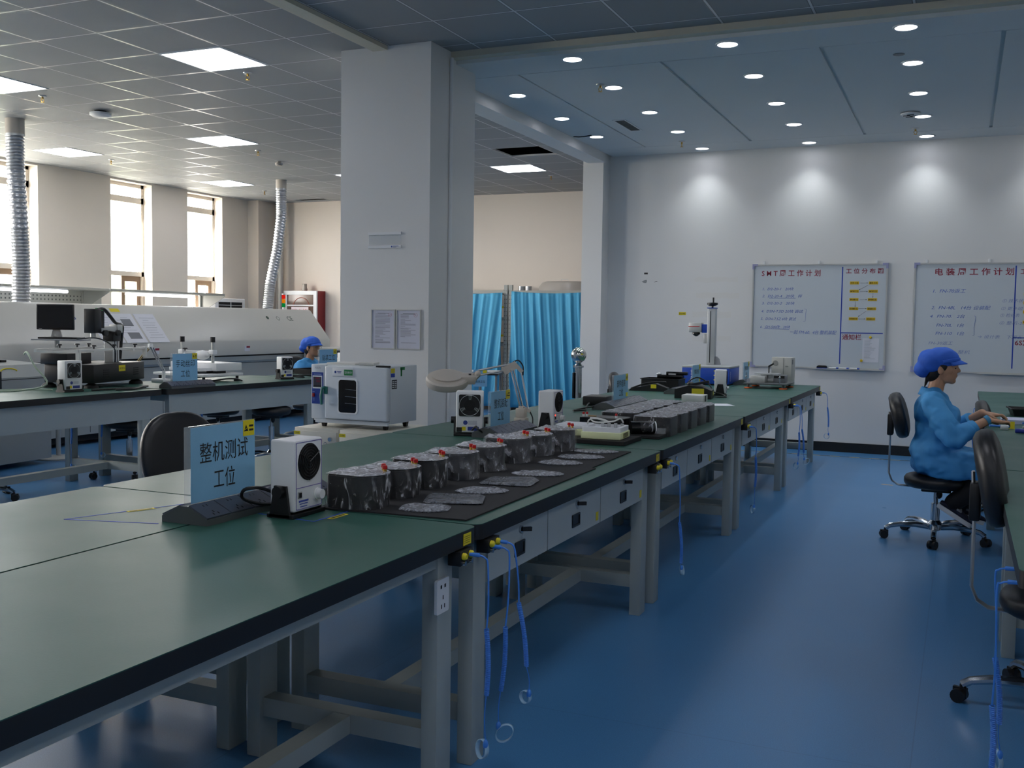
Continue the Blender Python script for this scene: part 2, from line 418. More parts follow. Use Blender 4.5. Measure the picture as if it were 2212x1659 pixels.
def text_mb(body, o, u, v, h=None, w=None, mb=None, shear=0.0, space=1.0, thick=0.0008, bold=0.0, align='C'):
    """lettering as mesh: o = centre (or left end), u = reading direction, v = up"""
    c = bpy.data.curves.new('t', 'FONT'); c.body = body; c.resolution_u = 2; c.shear = shear; c.space_character = space; c.offset = bold; c.extrude = 0.0
    t = bpy.data.objects.new('t', c); COL.objects.link(t)
    dg = bpy.context.evaluated_depsgraph_get(); me = bpy.data.meshes.new_from_object(t.evaluated_get(dg), depsgraph=dg)
    pts = [p.co.copy() for p in me.vertices]; fs = [list(p.vertices) for p in me.polygons]
    bpy.data.objects.remove(t); bpy.data.curves.remove(c); bpy.data.meshes.remove(me)
    mb = mb or MB()
    if not pts: return mb
    x0, x1 = min(p.x for p in pts), max(p.x for p in pts); y0, y1 = min(p.y for p in pts), max(p.y for p in pts)
    sy = h / (y1 - y0) if h else None; sx = w / (x1 - x0) if w else None
    sx = sx or sy; sy = sy or sx
    o, u, v = V(o), V(u).normalized(), V(v).normalized(); n = u.cross(v)
    ox = (x0 + x1) / 2 if align == 'C' else x0
    return mb.add([o + u * ((p.x - ox) * sx) + v * ((p.y - (y0 + y1) / 2) * sy) + n * thick for p in pts], fs)

# ================================================================== THE ROOM
GZ, SZ, WY, BY, LX, RX, NY = 3.44, 3.364, 11.741, 15.2, -11.6, 3.6, -3.0
BT, LB = 0.776, 0.795            # bench top heights: centre and right rows, row by the solder line
m = MB(); m.box(LX - 0.3, RX, NY, BY, -0.1, 0); struct('floor', m, FLOOR)
holes = [(-5.24, -4.63, 11.19, 11.80), (-10.73, -10.12, 14.85, 15.1)]
m = MB()
xs = sorted({LX - 0.3, RX} | {h[0] for h in holes} | {h[1] for h in holes}); ys = sorted({NY, BY} | {h[2] for h in holes} | {h[3] for h in holes})
for a, b in zip(xs, xs[1:]):
    for c, d in zip(ys, ys[1:]):
        if not any(h[0] - 1e-6 <= a and b <= h[1] + 1e-6 and h[2] - 1e-6 <= c and d <= h[3] + 1e-6 for h in holes): m.box(a, b, c, d, GZ, GZ + 0.02)
struct('ceiling', m, CEIL)
m = MB()
for h in holes:
    m.box(h[0] - .3, h[1] + .3, h[2] - .3, h[3] + .3, GZ + 0.5, GZ + 0.52)
    m.cyl((h[0] - .2, h[3] - .12, GZ + .14), (h[1] + .2, h[3] - .12, GZ + .14), 0.05)
    for a, b, c, d in ((h[0] - .3, h[0] - .28, h[2] - .3, h[3] + .3), (h[1] + .28, h[1] + .3, h[2] - .3, h[3] + .3), (h[0] - .3, h[1] + .3, h[2] - .3, h[2] - .28), (h[0] - .3, h[1] + .3, h[3] + .28, h[3] + .3)): m.box(a, b, c, d, GZ + .02, GZ + .5)
o = struct('ceiling_void', m, mat('dark ceiling void', '#2a2622', 0.9))
# soffit: real panels with open shadow gaps, backing board above
m = MB(); gx = [-3.342, -2.165, -1.0, 0.176, 1.35]; g = 0.009; gy0, gy1 = 7.63, 11.22
m.box(-3.9, RX, 7.16, WY, SZ + 0.016, GZ - 0.002)
m.box(-3.9, RX, 7.16, gy0 - g / 2, SZ, SZ + 0.016); m.box(-3.9, RX, gy1 + g / 2, WY, SZ, SZ + 0.016)
edges = [-3.9] + gx + [RX]
for i, (a, b) in enumerate(zip(edges, edges[1:])):
    ga = 0 if i == 0 else (g if i == 1 else 0.014); gb = 0 if i == len(edges) - 2 else (g if i == 0 else 0.014)
    m.box(a + ga, b - gb, gy0 + g / 2, gy1 - g / 2, SZ, SZ + 0.016)
struct('ceiling_soffit', m, SOFFIT)
m = MB(); m.box(-3.66, RX, 7.07, 7.16, 3.392, GZ - 0.001); struct('trim_1', m, TRIMC)
m = MB(); m.box(-4.12, -3.9, 7.5, WY - 0.24, 3.262, GZ - 0.001); struct('trim_2', m, WALL)
m = MB(); m.box(-4.155, -4.03, NY, 6.75, 3.408, GZ - 0.001); struct('trim_3', m, TRIMC)
m = MB(); m.cyl((-3.648, 7.06, 0), (-3.648, 7.06, 3.39), 0.014); struct('trim_4', m, WHITEP, True)
m = MB(); m.box(-4.44, -3.66, 6.75, 7.5, 0, GZ - 0.001); struct('column', m, WALL)
m = MB(); m.box(-3.93, RX, WY, WY + 0.2, 0, GZ); m.box(-4.18, -3.93, WY - 0.24, WY + 0.2, 0, GZ); struct('wall_front', m, WALL)
m = MB(); m.box(-3.93, RX, WY - 0.012, WY, 0, 0.105); m.box(-4.19, -3.93, WY - 0.252, WY - 0.24, 0, 0.105); m.box(-3.93, -3.918, WY - 0.24, WY, 0, 0.105)
struct('baseboard_front', m, mat('black baseboard', '#141516', 0.4, var=0.3, vscale=5))
m = MB(); m.box(LX - 0.3, RX, BY, BY + 0.2, 0, GZ); struct('wall_back', m, WALLB)
m = MB(); m.box(RX, RX + 0.1, NY, BY, 0, GZ); struct('wall_right', m, WALL)
m = MB(); m.box(LX - 0.3, RX, NY - 0.1, NY, 0, GZ); struct('wall_near', m, WALL)
m = MB(); m.box(LX, LX + 0.23, 14.7, BY, 0, GZ); struct('column_corner', m, WALLB)
WINS = [(2.6, 4.2), (5.6, 7.2), (8.5, 10.23), (11.53, 12.37), (13.17, 14.02)]  # first two windows lie out of view, added for more daylight
m = MB(); y0 = NY
for a, b in WINS:
    m.box(LX - 0.28, LX, y0, a, 0, GZ); m.box(LX - 0.28, LX, a, b, 0, 0.92); m.box(LX - 0.28, LX, a, b, 3.41, GZ); y0 = b
m.box(LX - 0.28, LX, y0, BY, 0, GZ); struct('wall_left', m, WALLB)
for i, (a, b) in enumerate(WINS):
    t = thing('window_%d' % (i + 1), None, None, (LX - 0.2, a, 0.92)); t['kind'] = 'structure'
    w = b - a; fr = MB(); xf = 0.03
    for u0, u1, z0, z1 in ((0, 0.05, 0, 2.49), (w - 0.05, w, 0, 2.49), (0, w, 0, 0.05), (0, w, 2.44, 2.49), (0, w, 1.08, 1.15), (0, w, 2.2, 2.29)): fr.box(-xf, xf, u0, u1, z0, z1)
    fr.build('window_frame', FRAMEW, t, False)
    sm = MB(); mid = w * 0.48
    for u0, u1, z0, z1 in ((mid, mid + 0.07, 0.05, 1.08), (w - 0.12, w - 0.05, 0.05, 1.08), (mid + .07, w - 0.12, 1.0, 1.08), (mid + .07, w - 0.12, 0.05, 0.12)): sm.box(-0.05, 0.0, u0, u1, z0, z1)
    sm.build('window_sash', BLIND, t, False)
    p = MB(); p.box(-0.004, 0.004, 0.05, w - 0.05, 1.15, 2.2); p.box(-0.004, 0.004, 0.05, w - 0.05, 2.29, 2.44); p.box(-0.004, 0.004, 0.05, mid, 0.05, 1.08); p.build('window_pane', PANE, t, False)
    if i in (0, 1, 2, 3, 4):
        ld = bpy.data.lights.new('window_portal', 'AREA'); lo = bpy.data.objects.new('window_portal', ld); COL.objects.link(lo)
        ld.shape = 'RECTANGLE'; ld.size = w; ld.size_y = 2.5; ld.cycles.is_portal = True
        lo.matrix_world = Matrix(((0, 0, -1, LX - 0.3), (1, 0, 0, (a + b) / 2), (0, -1, 0, 2.16), (0, 0, 0, 1)))

# floor tape along the far wall, floor labels
STRIPE = mat('hazard tape', '#b9942a', 0.5)
m = MB()
m.box(-3.8, RX, 11.30, 11.325, 0.0003, 0.0012); struct('floor_marking', m, STRIPE)
m = MB(); 
for k in range(37): m.box(-3.75 + k * 0.2, -3.65 + k * 0.2, 11.30, 11.325, 0.0013, 0.0017)
struct('floor_marking_stripes', m, INK)

# outside
def outside():
    FAC = mat('pale facade', '#c9ced2', 0.8, var=0.03, vscale=0.5); FWIN = mat('facade glazing', '#5f7888', 0.3)
    t = thing('apartment_building', 'pale block of flats with shuttered windows seen outside the pane', 'building', (-34, 26, -3))
    b = MB(); b.box(-6, 0, -9, 9, 0, 16); b.build('facade', FAC, t, False)
    for k in range(5):
        for j in range(3):
            w = MB(); w.box(0.0, 0.08, -7 + j * 5.5, -5 + j * 5.5, 2 + k * 2.9, 3.6 + k * 2.9); w.build('shutter', FWIN, t, False)
    LEAF = mat('olive leaves', '#77835f', 0.8, var=0.3, vscale=2)
    for k, (x, y, s, lab) in enumerate(((-21, 18.3, 1.0, 'olive green tree outside behind the silver duct'), (-24, 22.5, 1.2, 'taller tree outside, farther off beside the flats'))):
        t = thing('street_tree', lab, 'tree', (x, y, -3), 0, 'trees outside')
        b = MB(); b.cyl((0, 0, 0), (0, 0, 2.2 * s), .14 * s, .08 * s, 10); b.build('trunk', BLIND, t)
        c = MB(); rnd = random.Random(k)
        for q in range(26):
            p = V((rnd.gauss(0, .8), rnd.gauss(0, .9), 3.2 + rnd.gauss(0, .7))) * s
            c.ell(p, rnd.uniform(.35, .7) * s, 10, 7)
        for i_, p in enumerate(c.v): q = V(p); c.v[i_] = tuple(q + V((noise.noise(q * 3), noise.noise(q * 3 + V((9, 0, 0))), noise.noise(q * 3 + V((0, 9, 0))))) * .25)
        c.build('foliage', LEAF, t)
    g_ = MB(); g_.box(-80, LX - 0.3, -30, 90, -3.1, -3); struct('ground_outside', g_, mat('pale paving', '#b9b7b0', 0.9))
outside()

# ------------------------------------------------------------------ ceiling fittings
ORD = ['nearest', 'second', 'third', 'fourth', 'fifth']
def panel(x, y, label):
    t = thing('ceiling_light', label, 'ceiling light', (x, y, GZ), 0, 'square ceiling panels')
    f = MB(); f.ringprism(rrect(.6, .6, 0), rrect(.57, .57, 0), -0.006, -0.0005); f.build('light_frame', WHITEP, t, False)
    d = MB(); d.box(-.285, .285, -.285, .285, -0.004, -0.001); d.build('diffuser', PANEL, t, False)
    return t
pl = {(-5.545, 6.615): 'square ceiling panel light, largest lit square, nearest the pillar',
      (-7.985, 6.615): 'square ceiling panel light above the near silver duct, cut by the photo edge',
      (-10.425, 9.665): 'square ceiling panel light beyond the near silver duct',
      (-7.985, 9.665): 'square ceiling panel light between the two silver ducts',
      (-10.425, 12.715): 'square ceiling panel light washed out near the bright windows',
      (-7.985, 12.715): 'square ceiling panel light half hidden by the pillar edge',
      (-5.545, 12.715): 'square ceiling panel light beside the open ceiling tile',
      (-5.545, 9.665): 'square ceiling panel light behind the white pillar',
      (-7.985, 3.565): 'added unseen fill panel above the near end of the benches',  # out of view, added for its light on the near tops
      (-10.425, 6.615): 'square ceiling panel light by the nearest window',
      (-0.665, 3.565): 'added unseen fill panel over the near end of the aisle',  # from here on, unseen fill panels added to brighten the near aisle
      (-0.665, 0.515): 'added unseen fill panel over the aisle behind the viewer',
      (1.775, 3.565): 'added unseen fill panel over the near aisle bench',
      (1.775, 0.515): 'added unseen fill panel over the right hand corner behind the viewer',
      (-3.105, 0.515): 'added unseen fill panel over the near drawerless bench',
      (-3.105, 3.565): 'added unseen fill panel between the near bench and the pillar',
      (1.775, -1.925): 'added unseen fill panel at the corner behind the near aisle bench',
      (-3.105, -1.925): 'added unseen fill panel at the end wall behind the viewer',
      (-0.665, -1.925): 'added unseen fill panel at the aisle end behind the viewer'}
for (x, y), lab in pl.items(): panel(x, y, lab)
DLX = [-3.64, -2.76, -1.594, -0.418, 0.76]; DLY = [11.49, 10.41, 9.38, 8.30, 7.31]
RN = ['row nearest the pillar', 'second row from the pillar', 'third row from the pillar', 'fourth row from the pillar', 'row over the workers bench']
def downlight():
    t = thing('downlight', 'x', 'downlight', (0, 0, SZ), 0, 'round downlights in the soffit')
    r = MB(); r.ringprism(circ(.085, 28), circ(.07, 28), -.008, -.001); r.build('trim_ring', WHITEP, t)
    l = MB(); l.lathe([(0, -.006), (.055, -.006), (.071, -.0035)], 28); l.build('lens', DLIGHT, t)
    ld = bpy.data.lights.new('downlight_beam', 'SPOT'); lo = bpy.data.objects.new('downlight_beam', ld); COL.objects.link(lo); lo.parent = t
    ld.energy = 27; ld.spot_size = math.radians(106); ld.spot_blend = 1.0; ld.shadow_soft_size = .05; ld.color = (0.9, 0.95, 1.0); lo.location = (0, 0, -.012)
    return t
d0 = None
for i, x in enumerate(DLX):
    for j, y in enumerate(DLY):
        if i == 0 and j in (0, 4): continue
        o = d0 if d0 is None else copy_tree(d0)
        if d0 is None: o = d0 = downlight()
        place(o, (x, y, SZ), 0, 'recessed round downlight, %s, %s from the whiteboard wall' % (RN[i], ORD[j - (1 if i == 0 else 0)]))
def sprinkler():
    t = thing('sprinkler', 'x', 'sprinkler', (0, 0, 0), 0, 'fire sprinklers')
    b = MB(); b.lathe([(0, 0), (.038, 0), (.034, -.008), (0.012, -.012), (0, -.012)], 18); b.build('escutcheon', ALU, t)
    b = MB(); b.cyl((0, 0, -.01), (0, 0, -.03), .009); b.tube([(-.012, 0, -.028), (-.014, 0, -.045), (0, 0, -.06), (.014, 0, -.045), (.012, 0, -.028)], .003, 6); b.lathe([(0, -.058), (.018, -.06), (.018, -.063), (0, -.063)], 14); b.build('nozzle', BRASS, t)
    return t
s0 = None
for (x, y, z, lab) in ((-5.574, 7.065, GZ, 'sprinkler hanging beside the largest ceiling panel light'), (-7.995, 7.12, GZ, 'sprinkler near the ceiling panel cut by the photo edge'),
        (-10.365, 10.32, GZ, 'sprinkler past the ceiling panel beyond the near duct'), (-8.01, 10.35, GZ, 'sprinkler past the ceiling panel between the ducts'),
        (-10.43, 13.64, GZ, 'sprinkler on the ceiling nearest the bright windows'), (-5.37, 13.46, GZ, 'sprinkler on the ceiling seen through the gap beside the pillar'),
        (-2.83, 8.165, SZ, 'sprinkler in the soffit nearest the pillar'), (-2.864, 10.985, SZ, 'sprinkler in the soffit above the blank end of the whiteboard wall'), (-0.506, 11.03, SZ, 'sprinkler in the soffit above the second whiteboard')):
    if s0 is None: o = s0 = sprinkler()
    else: o = copy_tree(s0)
    place(o, (x, y, z), random.uniform(0, 3), lab)
def disc_fit(name, label, cat, loc, r, h, mt, gap=True):
    t = thing(name, label, cat, loc)
    b = MB(); b.lathe([(0, 0), (r * .55, 0), (r * .55, -h * .35), (0, -h * .35)], 24); b.build('mounting_base', BLACKP if gap else mt, t)
    b = MB(); b.lathe([(0, -h * .3), (r, -h * .35), (r * 1.0, -h * .7), (r * .75, -h), (0, -h * 1.02)], 32); b.build('cover', mt, t)
    return t
disc_fit('wireless_access_point', 'round white access point on the ceiling past the near panel light', 'access point', (-8.02, 7.85, GZ), .105, .06, WHITEP)
t = disc_fit('smoke_detector', 'small smoke detector on the ceiling above the far silver duct', 'smoke detector', (-8.31, 11.17, GZ), .05, .055, LAMPB, False)
b = MB(); b.ringprism(circ(.045, 20), circ(.04, 20), -.048, -.04); b.build('vent_ring', BLACKP, t)
t = disc_fit('ceiling_speaker', 'round white ceiling fitting with black torn vents in the soffit', 'ceiling fitting', (-.52, 10.21, SZ), .085, .03, WHITEP, False)
b = MB()
for a in (0.3, 1.9, 3.4, 4.9): b.box(.03 * math.cos(a) - .03, .03 * math.cos(a) + .03, .05 * math.sin(a) - .012, .05 * math.sin(a) + .012, -.033, -.03)
b.build('vent_slot', BLACKM, t, False)
disc_fit('ceiling_scrap', 'tiny dark round plate in the soffit next to a downlight, no vents', 'ceiling fitting', (-.50, 8.02, SZ), .04, .006, mat('dull plate', '#6a6f72', .5))
t = thing('air_vent', 'narrow slatted air vent in the soffit near the pillar', 'vent', (-3.145, 9.93, SZ))
b = MB(); b.ringprism(rrect(.13, .62, 0), rrect(.1, .56, 0), -.006, 0); b.build('vent_frame', WHITEP, t, False)
b = MB(); b.box(-.05, .05, -.28, .28, -.001, 0); b.build('vent_backing', BLACKM, t, False)
b = MB()
for k in range(16): b.bar((-.05, -.265 + k * .0353, -.003), (.05, -.265 + k * .0353, -.003), .008, .003)
b.build('slat', mat('grey slat', '#6c7478', .5), t, False)
tag(MB().tube([(-3.64 - .02, 10.3, SZ - .006), (-3.72, 10.27, SZ - .02), (-3.8, 10.3, SZ - .015), (-3.87, 10.33, SZ - .003)], .006, 6).build('loose_cable', BLACKP), 'short loose black cable poking from the soffit edge beside a downlight', 'cable')

# ================================================================== BENCHES
def bench(label, loc, L=2.03, D=0.755, H=BT, facing=1, drawers=True, rz=0.0, legy=(0.06, 0.08), apron=False, group=None, socket=False, center=True, edge=EDGE):
    """front edge on local x = 0, top spans local -x (facing 1) or +x (facing -1), length along +y"""
    t = thing('workbench', label, 'workbench', loc, rz, group); s = -facing
    def bx(mb, x0, x1, y0, y1, z0, z1, bevel=0): mb.box(min(s * x0, s * x1), max(s * x0, s * x1), y0, y1, z0, z1, bevel)
    b = MB(); b.prism(rrect(D, L - 0.006, .03, 5, s * D / 2, L / 2), H - .002, H); b.build('tabletop', GREEN, t)
    b = MB(); b.prism(rrect(D, L - 0.006, .03, 5, s * D / 2, L / 2), H - .048, H - .002); b.build('table_edge', edge, t)
    wx, lw = .052, .09; x0, x1 = .045, D - .03
    ya, yb = legy[0], L - legy[1] - lw
    for lx in (x0, x1 - wx):
        for ly in (ya, yb):
            b = MB(); bx(b, lx, lx + wx, ly, ly + lw, 0, H - .05, .003); b.build('leg', STEEL, t)
    for ly in (ya, yb): b = MB(); bx(b, x0 + wx, x1 - wx, ly + .015, ly + lw - .015, .13, .19); b.build('cross_rail', STEEL, t, False)
    if center:
        b = MB(); bx(b, D / 2 - .03, D / 2 + .03, ya + lw - .012, yb + .012, .132, .188); b.build('foot_rail', STEEL, t, False)
    b = MB(); hh = .115 if apron else .05
    bx(b, x0 + .006, x0 + .03, ya + lw, yb, H - .05 - hh, H - .05); b.build('top_rail', STEEL, t, False)
    b = MB(); bx(b, x1 - .03, x1 - .006, ya + lw, yb, H - .11, H - .05); b.build('top_rail', STEEL, t, False)
    for ly in (ya, yb): b = MB(); bx(b, x0 + wx, x1 - wx, ly + .02, ly + .05, H - .11, H - .05); b.build('top_rail', STEEL, t, False)
    if apron:
        b = MB(); bx(b, x0 - .001, x0 + .02, ya - .0, yb + lw, H - .05 - .19, H - .05); b.build('apron_panel', STEELB, t, False)
    if drawers:
        bays = drawers if isinstance(drawers, (list, tuple)) else [(ya + lw + .005, .66), (.67, 1.25), (1.26, yb - .005)]
        for k, (a, c) in enumerate(bays):
            d = MB(); bx(d, x0 - .004, x0 + .4, a, c, H - .05 - .165, H - .056); dr = d.build('drawer', STEELB, t, False)
            mid = (a + c) / 2; xf = -s * -(x0 - .004)
            xf = s * (x0 - .004); n = -s
            h = MB(); h.ringprism(rrect(.085, .05, .003, 2, mid, H - .155), rrect(.07, .036, .002, 2, mid, H - .155), xf - .001, xf + n * .004, 'x') if n > 0 else h.ringprism(rrect(.085, .05, .003, 2, mid, H - .155), rrect(.07, .036, .002, 2, mid, H - .155), xf + n * .004, xf + .001, 'x')
            h.box(min(xf, xf + n * .001), max(xf, xf + n * .001), mid - .036, mid + .036, H - .174, H - .137); h.build('drawer_pull', BLACKP, dr, False)
            l = MB(); l.cyl((xf, mid + .005, H - .09), (xf + n * .008, mid + .005, H - .09), .012, n=14); l.build('lock', CHROME, dr)
            if facing > 0 and k < 3 and socket == 'keys':
                l = MB(); l.bar((xf + n * .008, mid + .005, H - .09), (xf + n * .03, mid + .032, H - .092), .01, .014); l.build('key', BLACKP, dr, False)
            if k: l = MB(); l.box(min(xf, xf + n * .001), max(xf, xf + n * .001), c - .05, c - .02, H - .2, H - .165); l.build('yellow_tag', YELLOW, dr, False)
    # grounding blocks under the front edge at both ends
    if facing > 0 and socket is not None:
        for yy in (([.085] if True else []) + ([L - .1] if socket in ('both', 'keys', 'plain') else [])):
            g = MB(); bx(g, -.012, .03, yy - .04, yy + .04, H - .095, H - .052, .002); gb = g.build('grounding_block', BLACKP, t)
            for q in (-.022, .022):
                j = MB(); j.lathe([(.004, 0), (.011, 0), (.011, .006), (.007, .012), (0, .012)], 14, Matrix.Translation((s * -.012, yy + q, H - .068)) @ Matrix.Rotation(-s * PI / 2, 4, 'Y')); j.build('jack', YELLOW, gb)
                j = MB(); j.lathe([(0, 0), (.007, 0), (.007, .008), (0, .008)], 12, Matrix.Translation((s * -.012, yy + q, H - .088)) @ Matrix.Rotation(-s * PI / 2, 4, 'Y')); j.build('stud', CHROME, gb)
        lab = MB(); lab.slab((s * -.0005, L - .075, H - .026), (0, 1, 0), (0, 0, 1), .05, .034, .0008)
        lab.mat(1)
        for q in range(4): lab.slab((s * .0002 + .001, L - .075, H - .018 - q * .006), (0, 1, 0), (0, 0, 1), .04, .0014, .0006)
        lab.build('warning_label', [YELLOW, INK], t, False)
    return t
FX = -1.31; J = [0.71, 2.745, 4.795, 6.83, 8.86]
G1 = 'front row of centre workbenches'
bench('near green topped workbench without drawers, cut by the photo edge', (FX, J[0], 0), socket='plain', drawers=None, group=G1)
bench('green workbench with keyed drawers carrying the black mat of wrapped units', (FX, J[1], 0), L=2.045, socket='keys', group=G1)
bench('green drawer workbench carrying the two columns of wrapped units', (FX, J[2], 0), socket=True, group=G1)
bench('green drawer workbench in front of the far bench, mostly bare top with paper sheet', (FX, J[3], 0), socket=True, group=G1)
bench('farthest green drawer workbench ending at the whiteboard wall', (FX, J[4], 0), L=1.98, socket='both', group=G1)
G2 = 'rear row of centre workbenches'
for y, L, lab in ((J[0], 2.03, 'near bare workbench behind the near drawerless bench'), (J[1], 2.045, 'rear workbench in front of the oven cabinets'), (J[2], 2.03, 'rear workbench carrying the magnifier lamp'),
               (J[3], 2.03, 'rear workbench carrying the black instrument box behind the parts sign'), (J[4], 1.98, 'rear workbench carrying the laser marker')):
    bench(lab, (FX - 1.52, y, 0), L, .755, facing=-1, drawers=[(.15, 1.0), (1.02, 1.88)] if y > 2 else None, group=G2, socket=None)
# socket plate on the near bench leg
t = thing('wall_socket', 'white double mains socket plate screwed to the near bench leg', 'socket', (-1.3545, 2.585, .595))
b = MB(); b.prism(rrect(.074, .1, .006, 4), 0, .009, 'x'); b.build('face_plate', WHITEP, t)
b = MB()
for (y, z) in ((-.012, .028), (.012, .028)): b.box(.0085, .0098, y - .004, y + .004, z - .005, z + .005)
for y, z in ((0, -.004), (-.009, -.03), (.009, -.03)): b.box(.0085, .0098, y - .002, y + .002, z - .006, z + .006)
b.build('pin_hole', BLACKM, t, False)
# bench row by the solder line
G3 = 'bench row by the solder line'
bench('apron fronted workbench at the photo edge, by the solder line', (-5.95, 4.46, 0), 2.0, .92, LB, drawers=None, apron=True, group=G3, socket=None, legy=(.06, .1))
bench('apron fronted workbench with the manual printing sign, by the solder line', (-5.935, 6.49, 0), 2.0, .92, LB, drawers=None, apron=True, group=G3, socket=None, rz=math.radians(-4), legy=(.06, .07))
bench('apron fronted workbench of the capped worker with glasses', (-5.79, 8.5, 0), 2.0, .76, LB, drawers=None, apron=True, group=G3, socket=None, rz=math.radians(-4))
# right row
G4 = 'workbench row on the aisle of the seated worker'
bench('near green workbench at the photo edge behind the near empty chair', (0.155, 2.86, 0), 2.03, .755, facing=-1, drawers=None, group=G4, socket=None)
bench('green workbench the seated worker works at', (0.155, 4.9, 0), 2.98, .755, facing=-1, drawers=None, group=G4, socket=None)
bench('green workbench with black parts trays near the whiteboard wall', (0.155, 7.9, 0), 2.98, .755, facing=-1, drawers=None, group=G4, socket=None)

# ================================================================== CHAIRS
def pad(w, h, t_, e=2.6, n=40, crown=.35):
    """soft upholstered disc in the local xy plane, thickness t_ along z"""
    mb = MB(); rings = [(0.0, 1), (.55, 1), (.82, .93), (.95, .72), (1.0, .35), (1.0, -.2), (.96, -.6), (.85, -.9), (.5, -1), (0, -1)]
    vs_ = []; rows = []
    for s_, z in rings:
        if s_ == 0: rows.append([len(vs_)]); vs_.append(V((0, 0, z * t_ / 2))); continue
        rows.append(list(range(len(vs_), len(vs_) + n)))
        for k in range(n):
            a = 2 * PI * k / n; c, d = math.cos(a), math.sin(a)
            x = math.copysign(abs(c) ** (2 / e), c) * w / 2 * s_; y = math.copysign(abs(d) ** (2 / e), d) * h / 2 * s_
            vs_.append(V((x, y, z * t_ / 2)))
    fs = []
    for a, b in zip(rows, rows[1:]):
        for k in range(n):
            k2 = (k + 1) % n
            if len(a) == 1: fs.append((a[0], b[k], b[k2]))
            elif len(b) == 1: fs.append((a[k2], a[k], b[0]))
            else: fs.append((a[k], b[k], b[k2], a[k2]))
    return mb.add(vs_, fs)
def chair(label, loc, rz, seat=.45, back=(.62, .98), base_rot=0.0, name='work_chair', group='black work chairs', tilt=6):
    """faces local +x"""
    t = thing(name, label, 'chair' if back else 'stool', loc, rz, group)
    sd = .4 if back else .36
    p = pad(sd, sd + .02, .085, 2.3)
    p.v = [(x, y, z + seat - .0425) for x, y, z in p.v]; p.build('seat', PU, t, ang=60)
    if back:
        bz, tz = back; h = tz - bz; bx_ = -.245
        p = pad(.42, h, .085, 2.35); q = []
        ca, sa = math.cos(math.radians(tilt)), math.sin(math.radians(tilt))
        for x, y, z in p.v:          # x: width -> y, y: height -> z, z: thickness -> x, curved round the sitter
            X_, Y_, Z_ = z + .22 * x * x * 1.6, x, y
            q.append((bx_ + X_ * ca - Z_ * sa, -Y_, (bz + tz) / 2 + Z_ * ca + X_ * sa))
        p.v = q; p.build('backrest', PU, t, ang=60)
        b = MB(); xb = bx_ - .05
        b.tube([(xb - .01, 0, (bz + tz) / 2 + .02), (xb + .0, 0, bz), (xb + .0, 0, seat - .01), (xb + .02, 0, seat - .06), (xb + .06, 0, seat - .085), (-.1, 0, seat - .09), (0, 0, seat - .09)], .022, 8, flat=.3); b.build('back_bar', ALU, t)
        b = MB(); b.box(xb - .018, xb + .02, -.05, .05, bz + .02, bz + .16, .008); b.build('back_plate', BLACKP, t)
    b = MB(); b.box(-.09, .09, -.07, .07, seat - .11, seat - .08, .006); b.build('seat_plate', BLACKP, t)
    b = MB(); b.cyl((0, 0, .2), (0, 0, seat - .09), .014); b.build('piston', CHROME, t)
    b = MB(); b.cyl((0, 0, .06), (0, 0, seat - .19), .027); b.lathe([(.027, 0), (.05, 0), (.05, .035), (.03, .06)], 20, Matrix.Translation((0, 0, .07))); b.build('column', CHROME, t)
    b = MB(); b.ell((.02, -.03, seat - .125), (.02, .02, .03)); b.build('lever_knob', BLACKP, t)
    for k in range(5):
        a = base_rot + k * 2 * PI / 5; M = Matrix.Rotation(a, 4, 'Z')
        pr = [(.03, .085, .021), (.12, .098, .02), (.22, .096, .018), (.285, .085, .0165), (.315, .066, .016)]
        b = MB(); b.tube([M @ V((r, 0, z)) for r, z, q in pr], [q for _, _, q in pr], 10); lg = b.build('base_arm', CHROME, t)
        c = MB(); M2 = M @ Matrix.Translation((.315, 0, 0)); d = random.uniform(-.6, .6)
        M2 = M2 @ Matrix.Rotation(d, 4, 'Z')
        for q in (-.016, .016): c.tube([M2 @ V((.008, q - .009, .026)), M2 @ V((.008, q + .009, .026))], .026, 16)
        c.tube([M2 @ V((0, 0, .03)), M2 @ V((0, 0, .068))], .008, 8); c.box(-.02, .03, -.008, .008, .02, .056, M=M2); c.build('caster', BLACKP, lg)
    return t
chair('black chair the blue coated woman sits on, beside the aisle bench', (-.12, 7.19, 0), 0, .43, (.655, .96), math.radians(198), tilt=14)
chair('near empty black chair pushed up to the aisle bench at the photo edge', (.36, 4.12, 0), math.radians(-3), .44, (.66, 1.02), math.radians(189), tilt=11)
chair('empty black chair just past the seated woman at the aisle bench', (.40, 8.25, 0), math.radians(4), .43, (.60, .86), math.radians(205))
chair('empty black chair with large oval back beside the whole machine testing sign', (-3.26, 3.83, 0), math.radians(-16), .45, (.50, .925), .3, tilt=8)
chair('empty black chair behind the parts assembly sign, by the curtains', (-2.98, 9.95, 0), math.radians(10), .44, (.56, .89), .5)
chair('empty black chair on the far side of the bench with the small ioniser', (-7.05, 8.45, 0), 0, .46, (.62, .93), .2)
chair('round black stool with bright chrome post under the printing bench', (-6.02, 7.98, 0), .4, .545, None, .5, 'work_stool', 'round black stools')
chair('round black stool with sunlit seat, half hidden behind the oval chair back', (-6.6, 6.75, 0), .2, .50, None, 2.9, 'work_stool', 'round black stools')
chair('round black stool cut by the photo edge, under the apron fronted bench', (-6.7, 5.28, 0), 1.2, .49, None, .45, 'work_stool', 'round black stools')
chair('black chair of the worker with glasses, mostly hidden by the oven', (-6.76, 9.70, 0), 0, .44, (.62, .96), .2)

